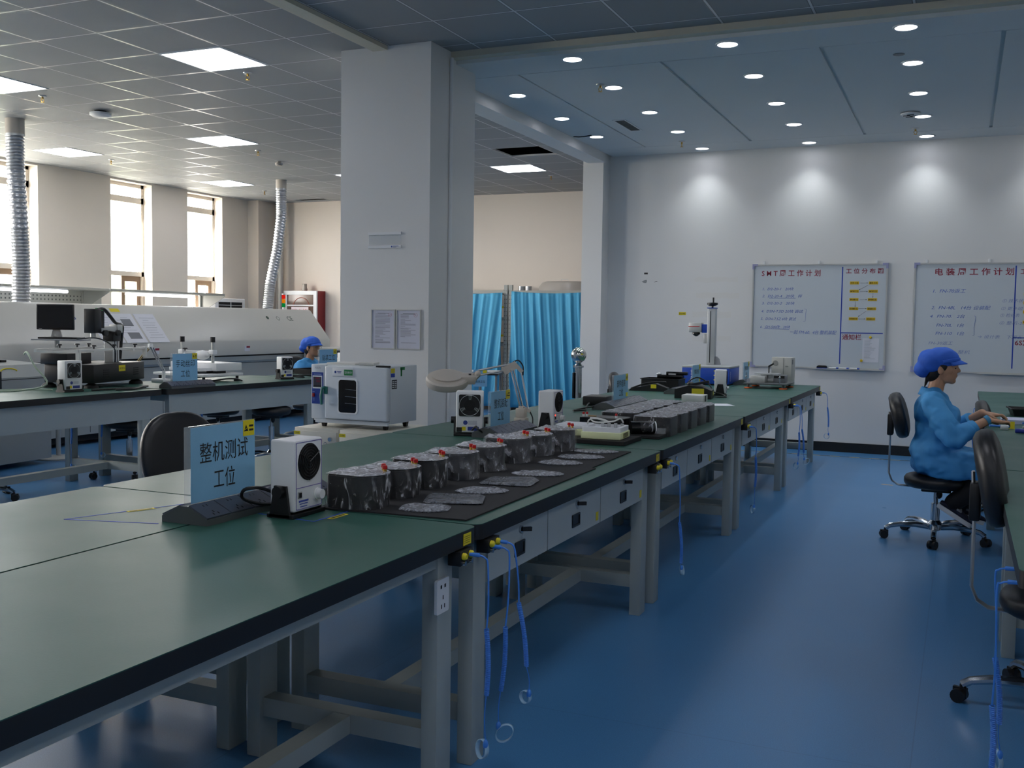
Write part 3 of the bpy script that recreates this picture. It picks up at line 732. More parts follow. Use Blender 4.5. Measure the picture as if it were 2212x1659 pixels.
# ================================================================== THINGS ON THE CENTRE BENCHES
UP = (0, 0, 1)
def esd_sticker(t, o, u, w=.055, h=.05):
    """yellow static warning sticker: triangle with a struck hand, two rows of small print"""
    u = V(u); v = V(UP); n = u.cross(v); o = V(o)
    b = MB(); b.slab(o, u, v, w, h, .0006); b.mat(1)
    p = o - u * w * .24
    for a, c, d in (((-.011, -.010), (.011, -.010), (0, .011)),):
        pts = [p + u * x * (w / .055) + v * y * (h / .05) + n * .0009 for x, y in (a, c, d)]
        b.add(pts, [(0, 1, 2)])
    b.mat(0); b.add([p + u * x + v * y + n * .0012 for x, y in ((-.009, -.007), (.004, -.001), (.003, .001), (-.010, -.005))], [(0, 1, 2, 3)]); b.mat(1)
    for k in range(2): b.slab(o + u * w * .22 + v * (.006 - .013 * k) * (h / .05) + n * .0006, u, v, w * .38, h * .13, .0003)
    return b.build('static_sticker', [YELLOW, INK], t, False)
def station_sign(label, loc, L, H, rows, rz=0.0, hs=.05, group='station signs on socket strips', tilt=0, bottom=False, dx=0.0):
    """acrylic plate standing along local y, printed face to local +x; loc at the near bottom end"""
    t = thing('station_sign', label, 'sign', loc, rz, group)
    b = MB(); b.box(-.004, .004, 0, L, 0, H, .001); b.build('acrylic_plate', ACRYL, t, False)
    m_ = .02 if L > .2 else .01
    b = MB(); b.box(.0042, .005, m_, L - .002, .004, H - .004); b.build('card', CARD, t, False)
    mb = MB(); n = len(rows)
    for k, (txt, w) in enumerate(rows):
        text_mb(txt, (.0052, m_ + (L - m_) * .5, H * (.64 - .36 * k)), Y, Z, hs, w, mb)
    mb.build('lettering', INK, t, False)
    esd_sticker(t, (.0055, L - .034, H - .026), Y)
    if bottom: b = MB(); b.slab((.0055, L - .03, .03), Y, Z, .045, .03, .0006); b.build('yellow_tag', YELLOW, t, False)
    return t
def socket_strip(label, loc, L, rz=0.0, n=4, w=.17, group='desk socket strips'):
    """low gabled desk block along local y with rows of socket plates on both slopes"""
    t = thing('socket_strip', label, 'socket strip', loc, rz, group); h = .052; f = .018
    prof = [(-w / 2, 0), (w / 2, 0), (w / 2, f), (.012, h), (-.012, h), (-w / 2, f)]
    b = MB(); b.prism(prof, 0, L, 'y'); b.build('housing', mat('grey strip casting', '#5c6060', .4, metal=.4), t, False)
    nl = V((w / 2 - .012, 0, f - h)); ln = nl.length; nl.normalize(); pw = L / n
    for side in (1, -1):
        d = V((nl.x * side, 0, nl.z)); nn = V((-nl.z * side, 0, nl.x * 1.0)); 
        for k in range(n):
            c = V((.012 * side, (k + .5) * pw, h)) + d * ln * .5
            u = V((0, 1, 0)) * side; v = -d
            p = MB(); p.slab(c + nn * .0005, u, v, pw - .004, ln * .94, .005); pl_ = p.build('socket_plate', mat('dark metallic plate', '#6e6f7a', .28, metal=.7), t, False)
            q = MB(); z = c + nn * .0055
            for a, e in ((-.008, .022), (.008, .022)): q.slab(z + u * a + v * e, u, v, .003, .008, .0005)
            for a, e in ((0, -.012), (-.011, -.024), (.011, -.024)): q.slab(z + u * a + v * e, u, v, .004, .009, .0005)
            q.build('pin_hole', BLACKM, pl_, False)
    return t
def cable(name, label, pts, r, m_, sub=5, cat='cable', group=None):
    P = [V(p) for p in pts]; out = []
    for i in range(len(P) - 1):
        a, b, c, d = P[max(i - 1, 0)], P[i], P[i + 1], P[min(i + 2, len(P) - 1)]
        for k in range(sub):
            s = k / sub; out.append(.5 * ((2 * b) + (c - a) * s + (2 * a - 5 * b + 4 * c - d) * s * s + (3 * b - a - 3 * c + d) * s ** 3))
    out.append(P[-1])
    return tag(MB().tube(out, r, 6).build(name, m_), label, cat, group)
def smooth_pts(pts, sub=5):
    P = [V(p) for p in pts]; out = []
    for i in range(len(P) - 1):
        a, b, c, d = P[max(i - 1, 0)], P[i], P[i + 1], P[min(i + 2, len(P) - 1)]
        for k in range(sub):
            s = k / sub; out.append(.5 * ((2 * b) + (c - a) * s + (2 * a - 5 * b + 4 * c - d) * s * s + (3 * b - a - 3 * c + d) * s ** 3))
    return out + [P[-1]]
def ioniser(label, loc, rz, W=.15, D=.092, H=.225, rear=False, led=False, group='bench ionising fans'):
    """white fan box on a black yoke; face (round grille or, rear, square fan) towards local +x, loc at base centre"""
    t = thing('ionising_fan', label, 'fan', loc, rz, group)
    b = MB(); b.box(-D / 2, D / 2, -W / 2, W / 2, .018, H + .018, .008, 3); b.build('housing', WHITEP, t)
    b = MB(); b.box(-D / 2 - .004, D / 2 + .004, -W / 2 - .012, W / 2 + .012, 0, .014, .003)
    for s in (-1, 1):
        y = s * (W / 2 + .003); b.prism([(-D / 2 + .005, .0), (D / 2 - .01, .0), (.022, .1), (-.022, .1)], min(y, y + s * .009), max(y, y + s * .009), 'y')
    b.build('yoke', BLACKP, t, False)
    for s in (-1, 1):
        y = s * (W / 2 + .012); k = MB(); k.cyl((0, y, .082), (0, y + s * .016, .082), .019, n=14); k.build('clamp_knob', BLACKP, t)
    xf = D / 2 + .0002
    if not rear:
        fz = H * .68 + .018; rad = .058
        b = MB(); b.ringprism(rrect(W - .014, H - .014, .004, 3, 0, H / 2 + .018), rrect(W - .018, H - .018, .004, 3, 0, H / 2 + .018), xf, xf + .0006, 'x'); b.slab((xf, 0, .092), Y, Z, W - .016, .002, .0006); b.build('purple_outline', mat('purple outline', '#6a62a8', .5), t, False)
        g = MB(); g.prism(circ(rad, 32, 0, fz), xf, xf + .0012, 'x'); gr = g.build('grille', BLACKM, t, False)
        g = MB()
        for k in range(1, 7): rr = rad * k / 6.4; g.tube([(xf + .004, rr * math.cos(2 * PI * q / 28), fz + rr * math.sin(2 * PI * q / 28)) for q in range(28)], .0012, 5, True)
        for q in range(3): a = q * 2 * PI / 3 + .5; g.tube([(xf + .004, 0, fz), (xf + .004, rad * math.cos(a), fz + rad * math.sin(a))], .0018, 5)
        g.build('grille_wire', BLACKP, gr)
        k = MB(); k.lathe([(0, 0), (.019, 0), (.019, .004), (.016, .005), (.015, .02), (0, .02)], 20, Matrix.Translation((xf, .045, .062)) @ Matrix.Rotation(PI / 2, 4, 'Y')); k.build('dial', WHITEP, t)
        s_ = MB(); s_.slab((xf, -.048, .07), Y, Z, .02, .02, .0015); s_.mat(1); s_.slab((xf + .0015, -.048, .07), Y, Z, .01, .014, .003); s_.build('rocker_switch', [ALU, BLACKP], t, False)
        x_ = MB(); 
        for q, (w, h) in enumerate(((.05, .006), (.042, .003), (.036, .003))): x_.slab((xf, -.028, .05 - q * .0085), Y, Z, w, h, .0006)
        x_.build('model_print', mat('blue print', '#4a5aa8', .5), t, False)
        if led: l = MB(); l.ell((xf, -.048, .085), (.003, .005, .005)); l.build('power_lamp', emis('red lamp', '#ff3a28', 3), t)
    else:
        fz = H * .66 + .018; q = .115
        b = MB(); b.prism(rrect(q, q, .008, 3, 0, fz), xf, xf + .004, 'x'); b.build('fan_frame', BLACKP, t, False)
        b = MB()
        for k, rr in enumerate((.053, .046, .039, .032)):
            for a0 in (PI / 2 - .25, PI / 2 + 2 * PI / 3 - .2, PI / 2 - 2 * PI / 3 - .2):
                b.tube([(xf + .006, rr * math.cos(a0 + .4 * e / 6), fz + rr * math.sin(a0 + .4 * e / 6)) for e in range(7)], .0018, 5)
        for rr in (.055,): b.tube([(xf + .005, rr * math.cos(2 * PI * e / 36), fz + rr * math.sin(2 * PI * e / 36)) for e in range(36)], .0012, 5, True)
        b.build('finger_guard', ALU, t)
        b = MB(); b.prism(circ(.03, 24, 0, fz), xf + .003, xf + .005, 'x'); b.build('fan_hub', BLACKM, t, False)
        b = MB(); b.prism(circ(.012, 20, -.022, .072), xf, xf + .0008, 'x'); b.slab((xf, .02, .04), Y, Z, .06, .02, .0008); b.build('blue_badge', mat('navy badge', '#20347e', .5), t, False)
        b = MB(); b.slab((xf, .016, .072), Y, Z, .048, .022, .0007); b.mat(1); b.slab((xf, -.03, .04), Y, Z, .02, .02, .001); b.build('rating_label', [mat('grey label', '#b9bdc2', .5), YELLOW], t, False)
        b = MB(); b.slab((xf, -.055, .035), Y, Z, .03, .024, .004); b.build('power_inlet', BLACKP, t, False)
    return t
# --- near group
socket_strip('nearest gabled socket strip, under the whole machine testing sign', (-2.09, 2.352, BT), .66, n=6)
station_sign('large pale blue desk sign reading whole machine testing station', (-2.09, 2.356, BT + .052), .322, .235, (('整机测试', .225), ('工位', .1)), hs=.062)
ioniser('nearest white ionising fan, beside the whole machine testing sign', (-1.894, 2.638, BT), 0, H=.222)
cable('power_cable', 'thick black cable looping from the nearest ionising fan to its socket strip', [(-1.95, 2.63, BT + .055), (-1.98, 2.57, BT + .085), (-2.02, 2.54, BT + .08), (-2.03, 2.55, BT + .05), (-2.0, 2.6, BT + .028), (-1.985, 2.68, BT + .02)], .0055, BLACKP)
m = MB(); z0 = BT + .0004
for pts in ([(-2.45, 2.24), (-2.16, 2.32)], [(-2.45, 2.24), (-2.31, 2.62)], [(-2.0, 2.585), (-1.775, 2.56)], [(-1.775, 2.56), (-1.775, 2.8)]):
    (a, b), (c, d) = pts; m.bar((a, b, z0), (c, d, z0), .005, .0006)
tag(m.build('marking_tape', mat('blue marking tape', '#2b49c0', .5), smooth=False), 'thin blue tape outline on the green top around the nearest fan and sign', 'tape')
for (x, y, a, lab) in ((-2.36, 2.46, 1.22, 'yellow name strip beside the blue tape behind the near sign'), (-1.755, 2.66, 1.57, 'yellow name strip beside the blue tape in front of the nearest fan')):
    b = MB(); b.box(-.045, .045, -.009, .009, .0005, .0011); b.mat(1); b.box(-.038, .038, -.004, .004, .0011, .0014)
    o = tag(b.build('name_strip', [YELLOW, INK], smooth=False), lab, 'label', 'yellow name strips on the tops'); o.location = (x, y, BT); o.rotation_euler = (0, 0, a)
# mat under the wrapped units
m = MB(); m.prism([(-1.885, 2.74), (-1.37, 2.78), (-1.385, 4.03), (-1.405, 4.04), (-1.42, 4.64), (-1.95, 4.62), (-1.95, 3.2)], BT + .0005, BT + .005)
tag(m.build('antistatic_mat', mat('black foam mat', '#17181b', .8), smooth=False), 'long black foam mat under the wrapped units and film sleeves', 'mat')

# --- film wrapped units
def film_shell(poly, h, seed, amp=.006, top=True, flare=.006):
    """wrinkled wrap following a footprint polygon; returns MB of side and MB of top"""
    pts = []; n = len(poly)
    for i in range(n):
        a, b = V((*poly[i], 0)), V((*poly[(i + 1) % n], 0)); L_ = (b - a).length; k = max(1, int(L_ / .012))
        for j in range(k): pts.append(a.lerp(b, j / k))
    cx_ = sum((p for p in pts), V((0, 0, 0))) / len(pts); N = len(pts); nz = 8
    off = V((seed * 3.1, seed * 1.7, seed * .9)); side = MB(); rows = []
    def disp(p, k):
        r = (p - cx_); r.z = 0; r.normalize()
        return p + r * (flare * .4 + amp * (.6 + noise.noise(p * 24 + off) * 1.2 + .5 * noise.noise(p * 60 + off))) 
    vs_ = []
    for j in range(nz + 1):
        z = h * 1.02 * j / nz
        for p in pts:
            q = disp(V((p.x, p.y, z)), j); q.z = max(.001, z + (noise.noise(p * 40 + off) * .004 if j in (0,) else 0)); vs_.append(q)
    fs = [(j * N + i, j * N + (i + 1) % N, (j + 1) * N + (i + 1) % N, (j + 1) * N + i) for j in range(nz) for i in range(N)]
    side.add(vs_, fs)
    tp = MB(); vs_ = []
    for k, s in enumerate((1.0, .9, .75, .55, .35, .15)):
        for p in pts:
            q = cx_.lerp(p, s); q = V((q.x, q.y, h * 1.02 + .004 + (amp * 1.3) * noise.noise(q * 26 + off) + .4 * amp * noise.noise(q * 70 + off)))
            if k == 0: d = disp(V((p.x, p.y, h * 1.02)), 9); q.x, q.y, q.z = d.x, d.y, h * 1.02
            vs_.append(q)
    fs = [(k * N + (i + 1) % N, k * N + i, (k + 1) * N + i, (k + 1) * N + (i + 1) % N) for k in range(5) for i in range(N)] + [list(range(5 * N, 6 * N))]
    tp.add(vs_, fs)
    return side, tp
def wrapped_unit(label, loc, rz, w, d, h, seed, group, caps=True, amp=.006, rnd=(.02, .07, .075, .02)):
    t = thing('wrapped_unit', label, 'wrapped unit', loc, rz, group)
    poly = rrect(w, d, rnd, 7)
    b = MB(); b.prism(poly, 0, h - .004); b.prism(rrect(w - .006, d - .006, [max(r - .003, .005) for r in rnd], 7), h - .004, h); b.build('casing', mat('black anodised casing', '#060709', .3, spec=.3), t)
    s, tp = film_shell(poly, h, seed, amp)
    s.build('film', FILMW if amp > .0055 else FILM, t, ang=60); tp.build('film_top', FILMTOP, t, ang=60)
    if caps:
        for q in ((w / 2 - .045, d / 2 - .022), (w / 2 - .02, d / 2 - .05)):
            c = MB(); c.cyl((*q, h), (*q, h + .014), .006, n=10); cn = c.build('connector', BRASS, t)
            c = MB(); c.lathe([(.0075, 0), (.0085, .002), (.0075, .012), (0, .014)], 12, Matrix.Translation((*q, h + .013))); c.build('red_cap', REDP, cn)
        y = MB(); y.slab((w / 2 - .021, -d / 2 + .026, h - .016), V((1, 1, 0)).normalized(), Z, .026, .013, .001); y.build('yellow_tag', YELLOW, t, False)
    return t
WG = 'film wrapped black units on the mat'
rows = [(-1.778, 2.835, .0054, .108), (-1.79, 3.06, .0045, .1), (-1.80, 3.285, .0045, .102), (-1.79, 3.525, .008, .1), (-1.79, 3.78, .0085, .098), (-1.79, 4.055, .0085, .104), (-1.79, 4.31, .0085, .094), (-1.755, 4.525, .007, .1)]
pos_ = ['nearest film wrapped black unit on the mat, by the nearest fan', 'second wrapped black unit on the mat, red caps standing clear of the film', 'third wrapped black unit on the mat, flat filmed top and two red caps',
        'fourth wrapped black unit on the mat, heavily crumpled white film', 'fifth wrapped black unit on the mat, baggy film crumpled over its top', 'sixth wrapped black unit on the mat, dark ribbed side and red caps',
        'seventh wrapped black unit on the mat, bulging loose film', 'last wrapped black unit on the mat, beside the foam boxes']
for k, ((x, y, a, h), lab) in enumerate(zip(rows, pos_)):
    wrapped_unit(lab, (x, y, BT + .0055), math.radians((-4, 2, 0, 3, -3, 2, 0, 3)[k]), .175, .165, h, k + 1, WG, True, a)
# --- two columns on the next bench
CG = 'two columns of film wrapped black units'
CO = ['nearest', 'second', 'third', 'fourth', 'farthest']
for k in range(5):
    wrapped_unit('%s wrapped black unit of the column nearer the aisle' % CO[k], (-1.535, 5.475 + k * .232, BT), random.uniform(-.03, .03), .205, .2, .104, 20 + k, CG, False, .0045, (.03, .03, .03, .03))
    wrapped_unit('%s wrapped black unit of the column farther from the aisle' % CO[k], (-1.785, 5.66 + k * .222, BT), random.uniform(-.03, .03), .205, .19, .1, 30 + k, CG, False, .0045, (.02, .03, .03, .02))
t = thing('open_unit', 'unwrapped black box with red capped terminals in front of the wrapped columns', 'unit', (-1.815, 5.44, BT))
b = MB(); b.box(-.13, .13, -.075, .075, 0, .085, .004); b.build('casing', BLACKG, t)
b = MB(); b.prism(rrect(.25, .14, .02), .085, .0865); b.build('grey_lid', mat('grey lid', '#6d6e6c', .5), t, False)
for q in ((-.115, -.05), (-.1, -.035), (.08, -.06)):
    c = MB(); c.cyl((*q, .086), (*q, .1), .007, n=10); cn = c.build('connector', WHITEP, t)
    c = MB(); c.ell((*q, .105), .008, 10, 8); c.build('red_cap', REDP, cn)
b = MB(); b.box(-.1, -.05, -.03, -.012, .0866, .091, .002); b.build('tan_tag', mat('tan card', '#b08d4a', .7), t, False)
# --- foam boxes on black tray
b = MB(); b.box(-.17, .17, -.15, .15, 0, .022, .003)
o = tag(b.build('black_slab', BLACKM, smooth=False), 'black foam slab under the pale foam boxes', 'tray'); o.location = (-1.69, 5.0, BT + .0005)
t = thing('foam_box', 'pale yellow foam box with white lid holding white leads', 'foam box', (-1.665, 4.99, BT + .023), math.radians(4))
b = MB(); b.box(-.105, .105, -.1, .1, 0, .036, .005); b.build('base', FOAM, t)
b = MB(); b.ringprism(rrect(.2, .19, .012), rrect(.16, .15, .01), .036, .06); b.box(-.08, .08, -.075, .075, .036, .045); b.build('tray_lid', FOAMW, t)
b = MB(); b.slab((.1055, 0, .018), Y, Z, .12, .026, .001); b.mat(1)
for q in range(4): b.slab((.1066, 0, .01 + q * .006), Y, Z, .1, .003, .0006)
b.build('printed_label', [mat('buff label', '#c8cc8c', .6), INK], t, False)
for q in range(4): c = MB(); c.cyl((-.03 + q * .035, .05, .046), (-.03 + q * .035, .05, .07), .009, n=10); c.build('connector', ALU, t)
cable('lead', 'white coiled leads heaped on the foam box', [(-1.76, 4.98, BT + .09), (-1.74, 4.95, BT + .115), (-1.70, 4.96, BT + .12), (-1.66, 5.02, BT + .1), (-1.70, 5.05, BT + .11), (-1.75, 5.0, BT + .12), (-1.70, 4.93, BT + .105), (-1.62, 4.97, BT + .11), (-1.60, 5.03, BT + .12), (-1.59, 5.05, BT + .098)], .004, WIRED)
t = thing('foam_box', 'pale yellow foam box half hidden behind the last mat unit', 'foam box', (-1.86, 5.08, BT + .023), math.radians(2))
b = MB(); b.box(-.09, .075, -.09, .09, 0, .034, .005); b.build('base', FOAM, t)
b = MB(); b.box(-.088, .073, -.088, .088, .034, .055, .006); b.build('lid', FOAMW, t)
# --- small cylinder on its black tray
b = MB(); b.box(-.085, .085, -.07, .07, 0, .018, .003)
o = tag(b.build('black_slab', BLACKM, smooth=False), 'small black slab under the white ended cylinder', 'tray'); o.location = (-1.53, 5.3, BT)
t = thing('filter_unit', 'short black cylinder with white end cap lying on a small slab', 'component', (-1.545, 5.3, BT + .0185))
b = MB(); b.tube([(-.07, -.04, .034), (.04, .03, .034)], .034, 22); b.build('barrel', BLACKG, t)
b = MB(); b.tube([(.04, .03, .034), (.047, .034, .034)], .033, 22); b.build('end_cap', WHITEP, t)
s = MB(); s.tube([(-.03 + k * .017, -.0145 + k * .011, .0365 + .001 * (k % 2)) for k in range(5)], [.0345, .037, .0355, .0375, .035], 22, cap=False); s.build('film', FILM, t)
t = thing('clear_tray', 'little clear plastic box beside the white ended cylinder', 'box', (-1.475, 5.345, BT + .0185))
b = MB(); b.box(-.025, .025, -.022, .022, 0, .03); b.build('shell', ACRYL, t, False)
# --- discs / sleeves of film on the mat
def sleeve(label, loc, rz, kind, w, d, seed):
    off = V((seed * 2.3, seed, 0)); m_ = {'bubble': BUBBLE, 'sleeve': SLEEVE}[kind]
    out = [(V((*p, 0))) for p in (rrect(w, d, min(w, d) * .12, 4) if kind == 'sleeve' else [(x + .006 * math.sin(9 * x * 30), y) for x, y in circ(w / 2, 34, 0, 0, d / 2)])]
    mb = MB(); N = len(out); ring = (1, .85, .65, .4, .18); vs_ = []
    for k, s in enumerate(ring):
        for p in out:
            q = p * s; z = .004 + (0 if k == 0 else .0055 + .0045 * noise.noise(V((q.x * 30, q.y * 30, 0)) + off) + (.012 * max(0, noise.noise(V((q.x * 9, q.y * 9, 3)) + off)) if kind == 'sleeve' else 0)); vs_.append(V((q.x, q.y, z)))
    low = [V((p.x * .98, p.y * .98, .0005)) for p in out]
    o0 = len(vs_); vs_ += low
    fs = [(k * N + i, k * N + (i + 1) % N, (k + 1) * N + (i + 1) % N, (k + 1) * N + i) for k in range(4) for i in range(N)] + [list(range(4 * N, 5 * N))]
    fs += [(o0 + i, o0 + (i + 1) % N, (i + 1) % N, i) for i in range(N)] + [list(range(o0, o0 + N))[::-1]]
    mb.add(vs_, fs)
    t = thing('film_pouch', label, 'pouch', loc, rz, 'film pouches along the mat edge')
    mb.build('film_skin', m_, t, ang=70)
    b = MB(); b.prism([(x * .8, y * .8) for x, y in [(p.x, p.y) for p in out]], .0012, .0036); b.build('inner_plate', mat('grey plate', '#5a5d64', .35, metal=.5) if kind == 'bubble' else BLACKM, t, False)
    return t
PL = ['nearest crumpled film pouch at the mat corner', 'dark silvery square sleeve beside the nearest film pouch', 'long crumpled film pouch third along the mat edge', 'pointed silvery sleeve with a raised corner, fourth along the mat edge',
      'rounded crumpled film pouch fifth along the mat edge', 'flat crumpled film pouch sixth along the mat edge', 'flat crumpled film pouch seventh along the mat edge', 'last film pouch on the mat, by the foam slab']
sp_ = [(-1.565, 2.875, .175, .13, 'bubble', .1), (-1.555, 3.065, .2, .165, 'sleeve', .12), (-1.55, 3.27, .19, .13, 'bubble', .3), (-1.545, 3.50, .2, .17, 'sleeve', -.1), (-1.53, 3.745, .2, .13, 'bubble', .1), (-1.565, 4.085, .19, .12, 'bubble', .1), (-1.55, 4.305, .2, .13, 'bubble', .15), (-1.555, 4.53, .2, .11, 'bubble', .1)]
for k, ((x, y, w, d, kd, a), lab) in enumerate(zip(sp_, PL)): sleeve(lab, (x, y, BT + .0055), a + .25, kd, w, d, k + 3)
# --- middle group: rear facing fan, assembly sign, lamp, front fan
socket_strip('socket strip under the whole machine assembly sign', (-2.265, 4.82, BT), .5, n=4)
station_sign('pale blue desk sign reading whole machine assembly station, behind the wrapped units', (-2.265, 4.845, BT + .052), .27, .19, (('整机装配', .17), ('工位', .075)), hs=.05)
ioniser('white fan showing its square black rear grille, beside the assembly sign', (-2.40, 4.90, BT), math.radians(-66), .145, .09, .222, True)
cable('power_cable', 'black cable from the rear of the square grilled fan', [(-2.36, 4.845, BT + .035), (-2.32, 4.81, BT + .06), (-2.30, 4.79, BT + .05), (-2.29, 4.82, BT + .03), (-2.33, 4.86, BT + .012)], .005, BLACKP)
ioniser('white ionising fan with round grille and red lamp, past the magnifier lamp', (-2.145, 5.43, BT), 0, .15, .095, .205, led=True)
def lampt(p): c = V((0, 0, CAM_H)); return c + (V(p) - c) * .972
t = thing('magnifier_lamp', 'beige magnifier lamp on a chrome spring arm', 'lamp', lampt((-2.393, 5.582, .77)))
o0 = V(t.location)
def LP(p): return lampt(p) - o0
b = MB(); b.box(-.035, .035, -.03, .03, .009, .045, .004); b.box(-.028, .028, -.024, .024, .045, .1, .006); b.build('clamp_base', LAMPB, t)
lo_, mid, hi = LP((-2.393, 5.59, .868)), LP((-2.47, 5.567, 1.1)), LP((-2.64, 5.492, 1.075))
sd = V((.92, .4, 0)) * .028
b = MB()
for q in (-.4, .4): b.tube([lo_ + sd * q * .7, mid + sd * q * .7 + V((.02, 0, .0))], .0055, 8)
b.build('lower_arm', CHROME, t)
b = MB(); b.tube([lo_ + V((.035, .015, -.012)), mid + V((.062, .03, 0))], .006, 8); b.build('lower_strut', CHROME, t)
b = MB(); b.tube([mid + V((.025, .01, .038)), hi + V((0, 0, .018))], .006, 8); b.tube([mid + V((-.01, 0, 0)), hi + V((0, 0, -.012))], .005, 8); b.build('upper_arm', ALU, t)
b = MB(); b.bar(mid + V((-.03, -.012, -.01)), mid + V((.035, .015, .03)), .02, .045); b.bar(mid + V((.02, .01, .045)), mid + V((.07, .03, -.012)), .012, .022); b.build('elbow_bracket', LAMPB, t)
b = MB(); b.bar(lo_ + V((0, 0, .012)), lo_ + V((.045, .02, -.014)), .012, .02); b.bar(V((0, 0, .09)), lo_ + V((0, 0, .01)), .03, .03); b.build('base_bracket', LAMPB, t)
b = MB(); b.tube([tuple(p) for p in smooth_pts([mid + V((.02, .01, .045)), mid + V((.05, .02, .055)), mid + V((.075, .03, .02)), mid + V((.075, .03, -.03))])], .004, 6); b.tube([tuple(p) for p in smooth_pts([lo_ + V((.04, .02, -.012)), lo_ + V((.055, .03, -.05)), lo_ + V((.06, .02, -.09))])], .004, 6); b.build('lamp_cord', BLACKP, t)
hc = LP((-2.81, 5.42, 1.035)); nz_ = V((.16, -.30, .94)).normalized(); ax = (LP((-2.66, 5.485, 1.072)) - hc); ax = (ax - nz_ * ax.dot(nz_)).normalized(); ay = nz_.cross(ax)
Mx = Matrix(((ax.x, ay.x, nz_.x, hc.x), (ax.y, ay.y, nz_.y, hc.y), (ax.z, ay.z, nz_.z, hc.z), (0, 0, 0, 1)))
b = MB(); b.lathe([(.07, -.03), (.118, -.03), (.123, -.022), (.123, .008), (.115, .018), (.08, .022), (0, .024)], 40, Mx); b.build('lamp_head', LAMPB, t)
b = MB(); b.lathe([(0, .024), (.088, .0225), (.09, .031), (.07, .036), (0, .038)], 36, Mx); b.build('lens_lid', LAMPB, t)
b = MB(); b.box(.07, .165, -.035, .035, -.016, .034, .008, M=Mx); b.build('head_neck', LAMPB, t)
b = MB(); b.box(.125, .14, -.008, .008, .034, .0365, M=Mx); b.build('switch', BLACKP, t, False)
b = MB(); b.bar(Mx @ V((.15, 0, .005)), hi, .025, .035); b.ell(hi, .018); b.build('head_joint', LAMPB, t)
# parts assembly sign
socket_strip('socket strip under the parts assembly sign', (-2.29, 6.80, BT), .82, n=7)
station_sign('pale blue desk sign reading parts assembly station, in front of the far chair', (-2.285, 6.98, BT + .052), .36, .185, (('部件组装', .2), ('工位', .09)), hs=.052, bottom=True)
t = thing('power_supply', 'flat black instrument box behind the parts assembly sign', 'instrument', (-2.47, 7.22, BT), math.radians(3))
b = MB(); b.box(-.09, .09, -.11, .11, .004, .066, .003); b.build('casing', BLACKP, t)
b = MB(); b.box(-.086, .086, -.105, .105, .066, .069, .001); b.build('top_cover', mat('dark grey cover', '#4a4a46', .5), t, False)
cable('power_cable', 'black cable looping on the top left of the black instrument box', [(-2.5, 7.1, BT + .01), (-2.45, 6.95, BT + .03), (-2.42, 6.8, BT + .012), (-2.36, 6.62, BT + .012), (-2.42, 6.55, BT + .01), (-2.38, 6.75, BT + .02), (-2.33, 6.9, BT + .02), (-2.34, 7.0, BT + .012)], .006, BLACKP)
# grey instrument, black heavy item, paper
t = thing('power_supply', 'small pale grey instrument box behind the wrapped columns', 'instrument', (-1.915, 7.93, BT), math.radians(2))
b = MB(); b.box(-.085, .085, -.09, .09, 0, .058, .003); b.build('casing', WHITEG, t)
b = MB(); b.slab((.0852, 0, .03), Y, Z, .06, .045, .002); b.build('terminal_panel', BLACKP, t, False)
t = thing('hot_plate', 'squat black device with yellow label on the bench before the far fan', 'device', (-2.0, 8.35, BT), math.radians(8))
b = MB(); b.prism([(-.17, 0), (.13, 0), (.13, .07), (.05, .1), (-.05, .11), (-.17, .075)], -.11, .11, 'y'); b.build('casing', BLACKP, t)
b = MB(); b.slab((.02, -.1105, .06), X, Z, .1, .05, .001); b.build('yellow_label', YELLOW, t, False)
b = MB(); b.slab((.1305, .05, .04), Y, Z, .06, .03, .001); b.build('yellow_label', YELLOW, t, False)
b = MB(); b.bar((-.04, 0, .11), (.1, 0, .14), .05, .02); b.ell((-.05, 0, .115), (.03, .03, .02)); b.build('handle', BLACKP, t)
b = MB(); b.box(-.14, .14, -.105, .105, 0, .0012)
o = tag(b.build('paper_sheet', PAPER, smooth=False), 'white paper sheet lying near the aisle edge of the bare bench', 'paper'); o.location = (-1.72, 7.72, BT + .0004); o.rotation_euler = (0, 0, .5)
b = MB(); b.box(-.14, .14, -.2, .2, 0, .003)
o = tag(b.build('film_sheet', BUBBLE, smooth=False), 'pale plastic sheet beside the open black box', 'sheet'); o.location = (-2.05, 5.72, BT + .0004); o.rotation_euler = (0, 0, .2)
# --- far group
t = thing('parts_tray', 'long open black plastic tray on the rear far bench', 'tray', (-2.58, 9.42, BT))
b = MB(); b.ringprism(rrect(.36, .26, .01), rrect(.345, .245, .01), 0, .095); b.box(-.175, .175, -.125, .125, 0, .005); b.ringprism(rrect(.38, .28, .012), rrect(.345, .245, .01), .09, .096); b.build('tray_shell', BLACKP, t)
t = thing('tool_case', 'open black tool case on top of the long black tray', 'case', (-2.52, 9.5, BT + .0965))
b = MB(); b.box(-.13, .11, -.05, .05, 0, .03, .004); b.box(-.05, .15, -.02, .04, .03, .06, .004); b.build('case_shell', BLACKG, t)
b = MB(); b.box(-.02, .05, -.045, -.03, .032, .045); b.ell((-.12, -.02, .035), (.025, .025, .015)); b.build('fitting', ALU, t)
t = thing('solder_stand', 'black articulated soldering stand lying before the long tray', 'tool stand', (-2.57, 8.98, BT), .1)
b = MB(); b.prism([(-.2, 0), (.14, 0), (.16, .03), (.05, .07), (-.18, .02)], -.05, .05, 'y'); b.build('stand_base', BLACKP, t)
b = MB(); b.tube(smooth_pts([(-.18, -.03, .02), (-.02, -.04, .075), (.14, -.03, .085)]), .008, 8); b.build('handle', BLACKP, t)
b = MB(); b.slab((.03, -.0505, .045), X, Z, .05, .035, .001); b.build('yellow_label', YELLOW, t, False)
socket_strip('socket strip under the narrow sign before the blue laser box', (-2.28, 8.66, BT), .9, n=7)
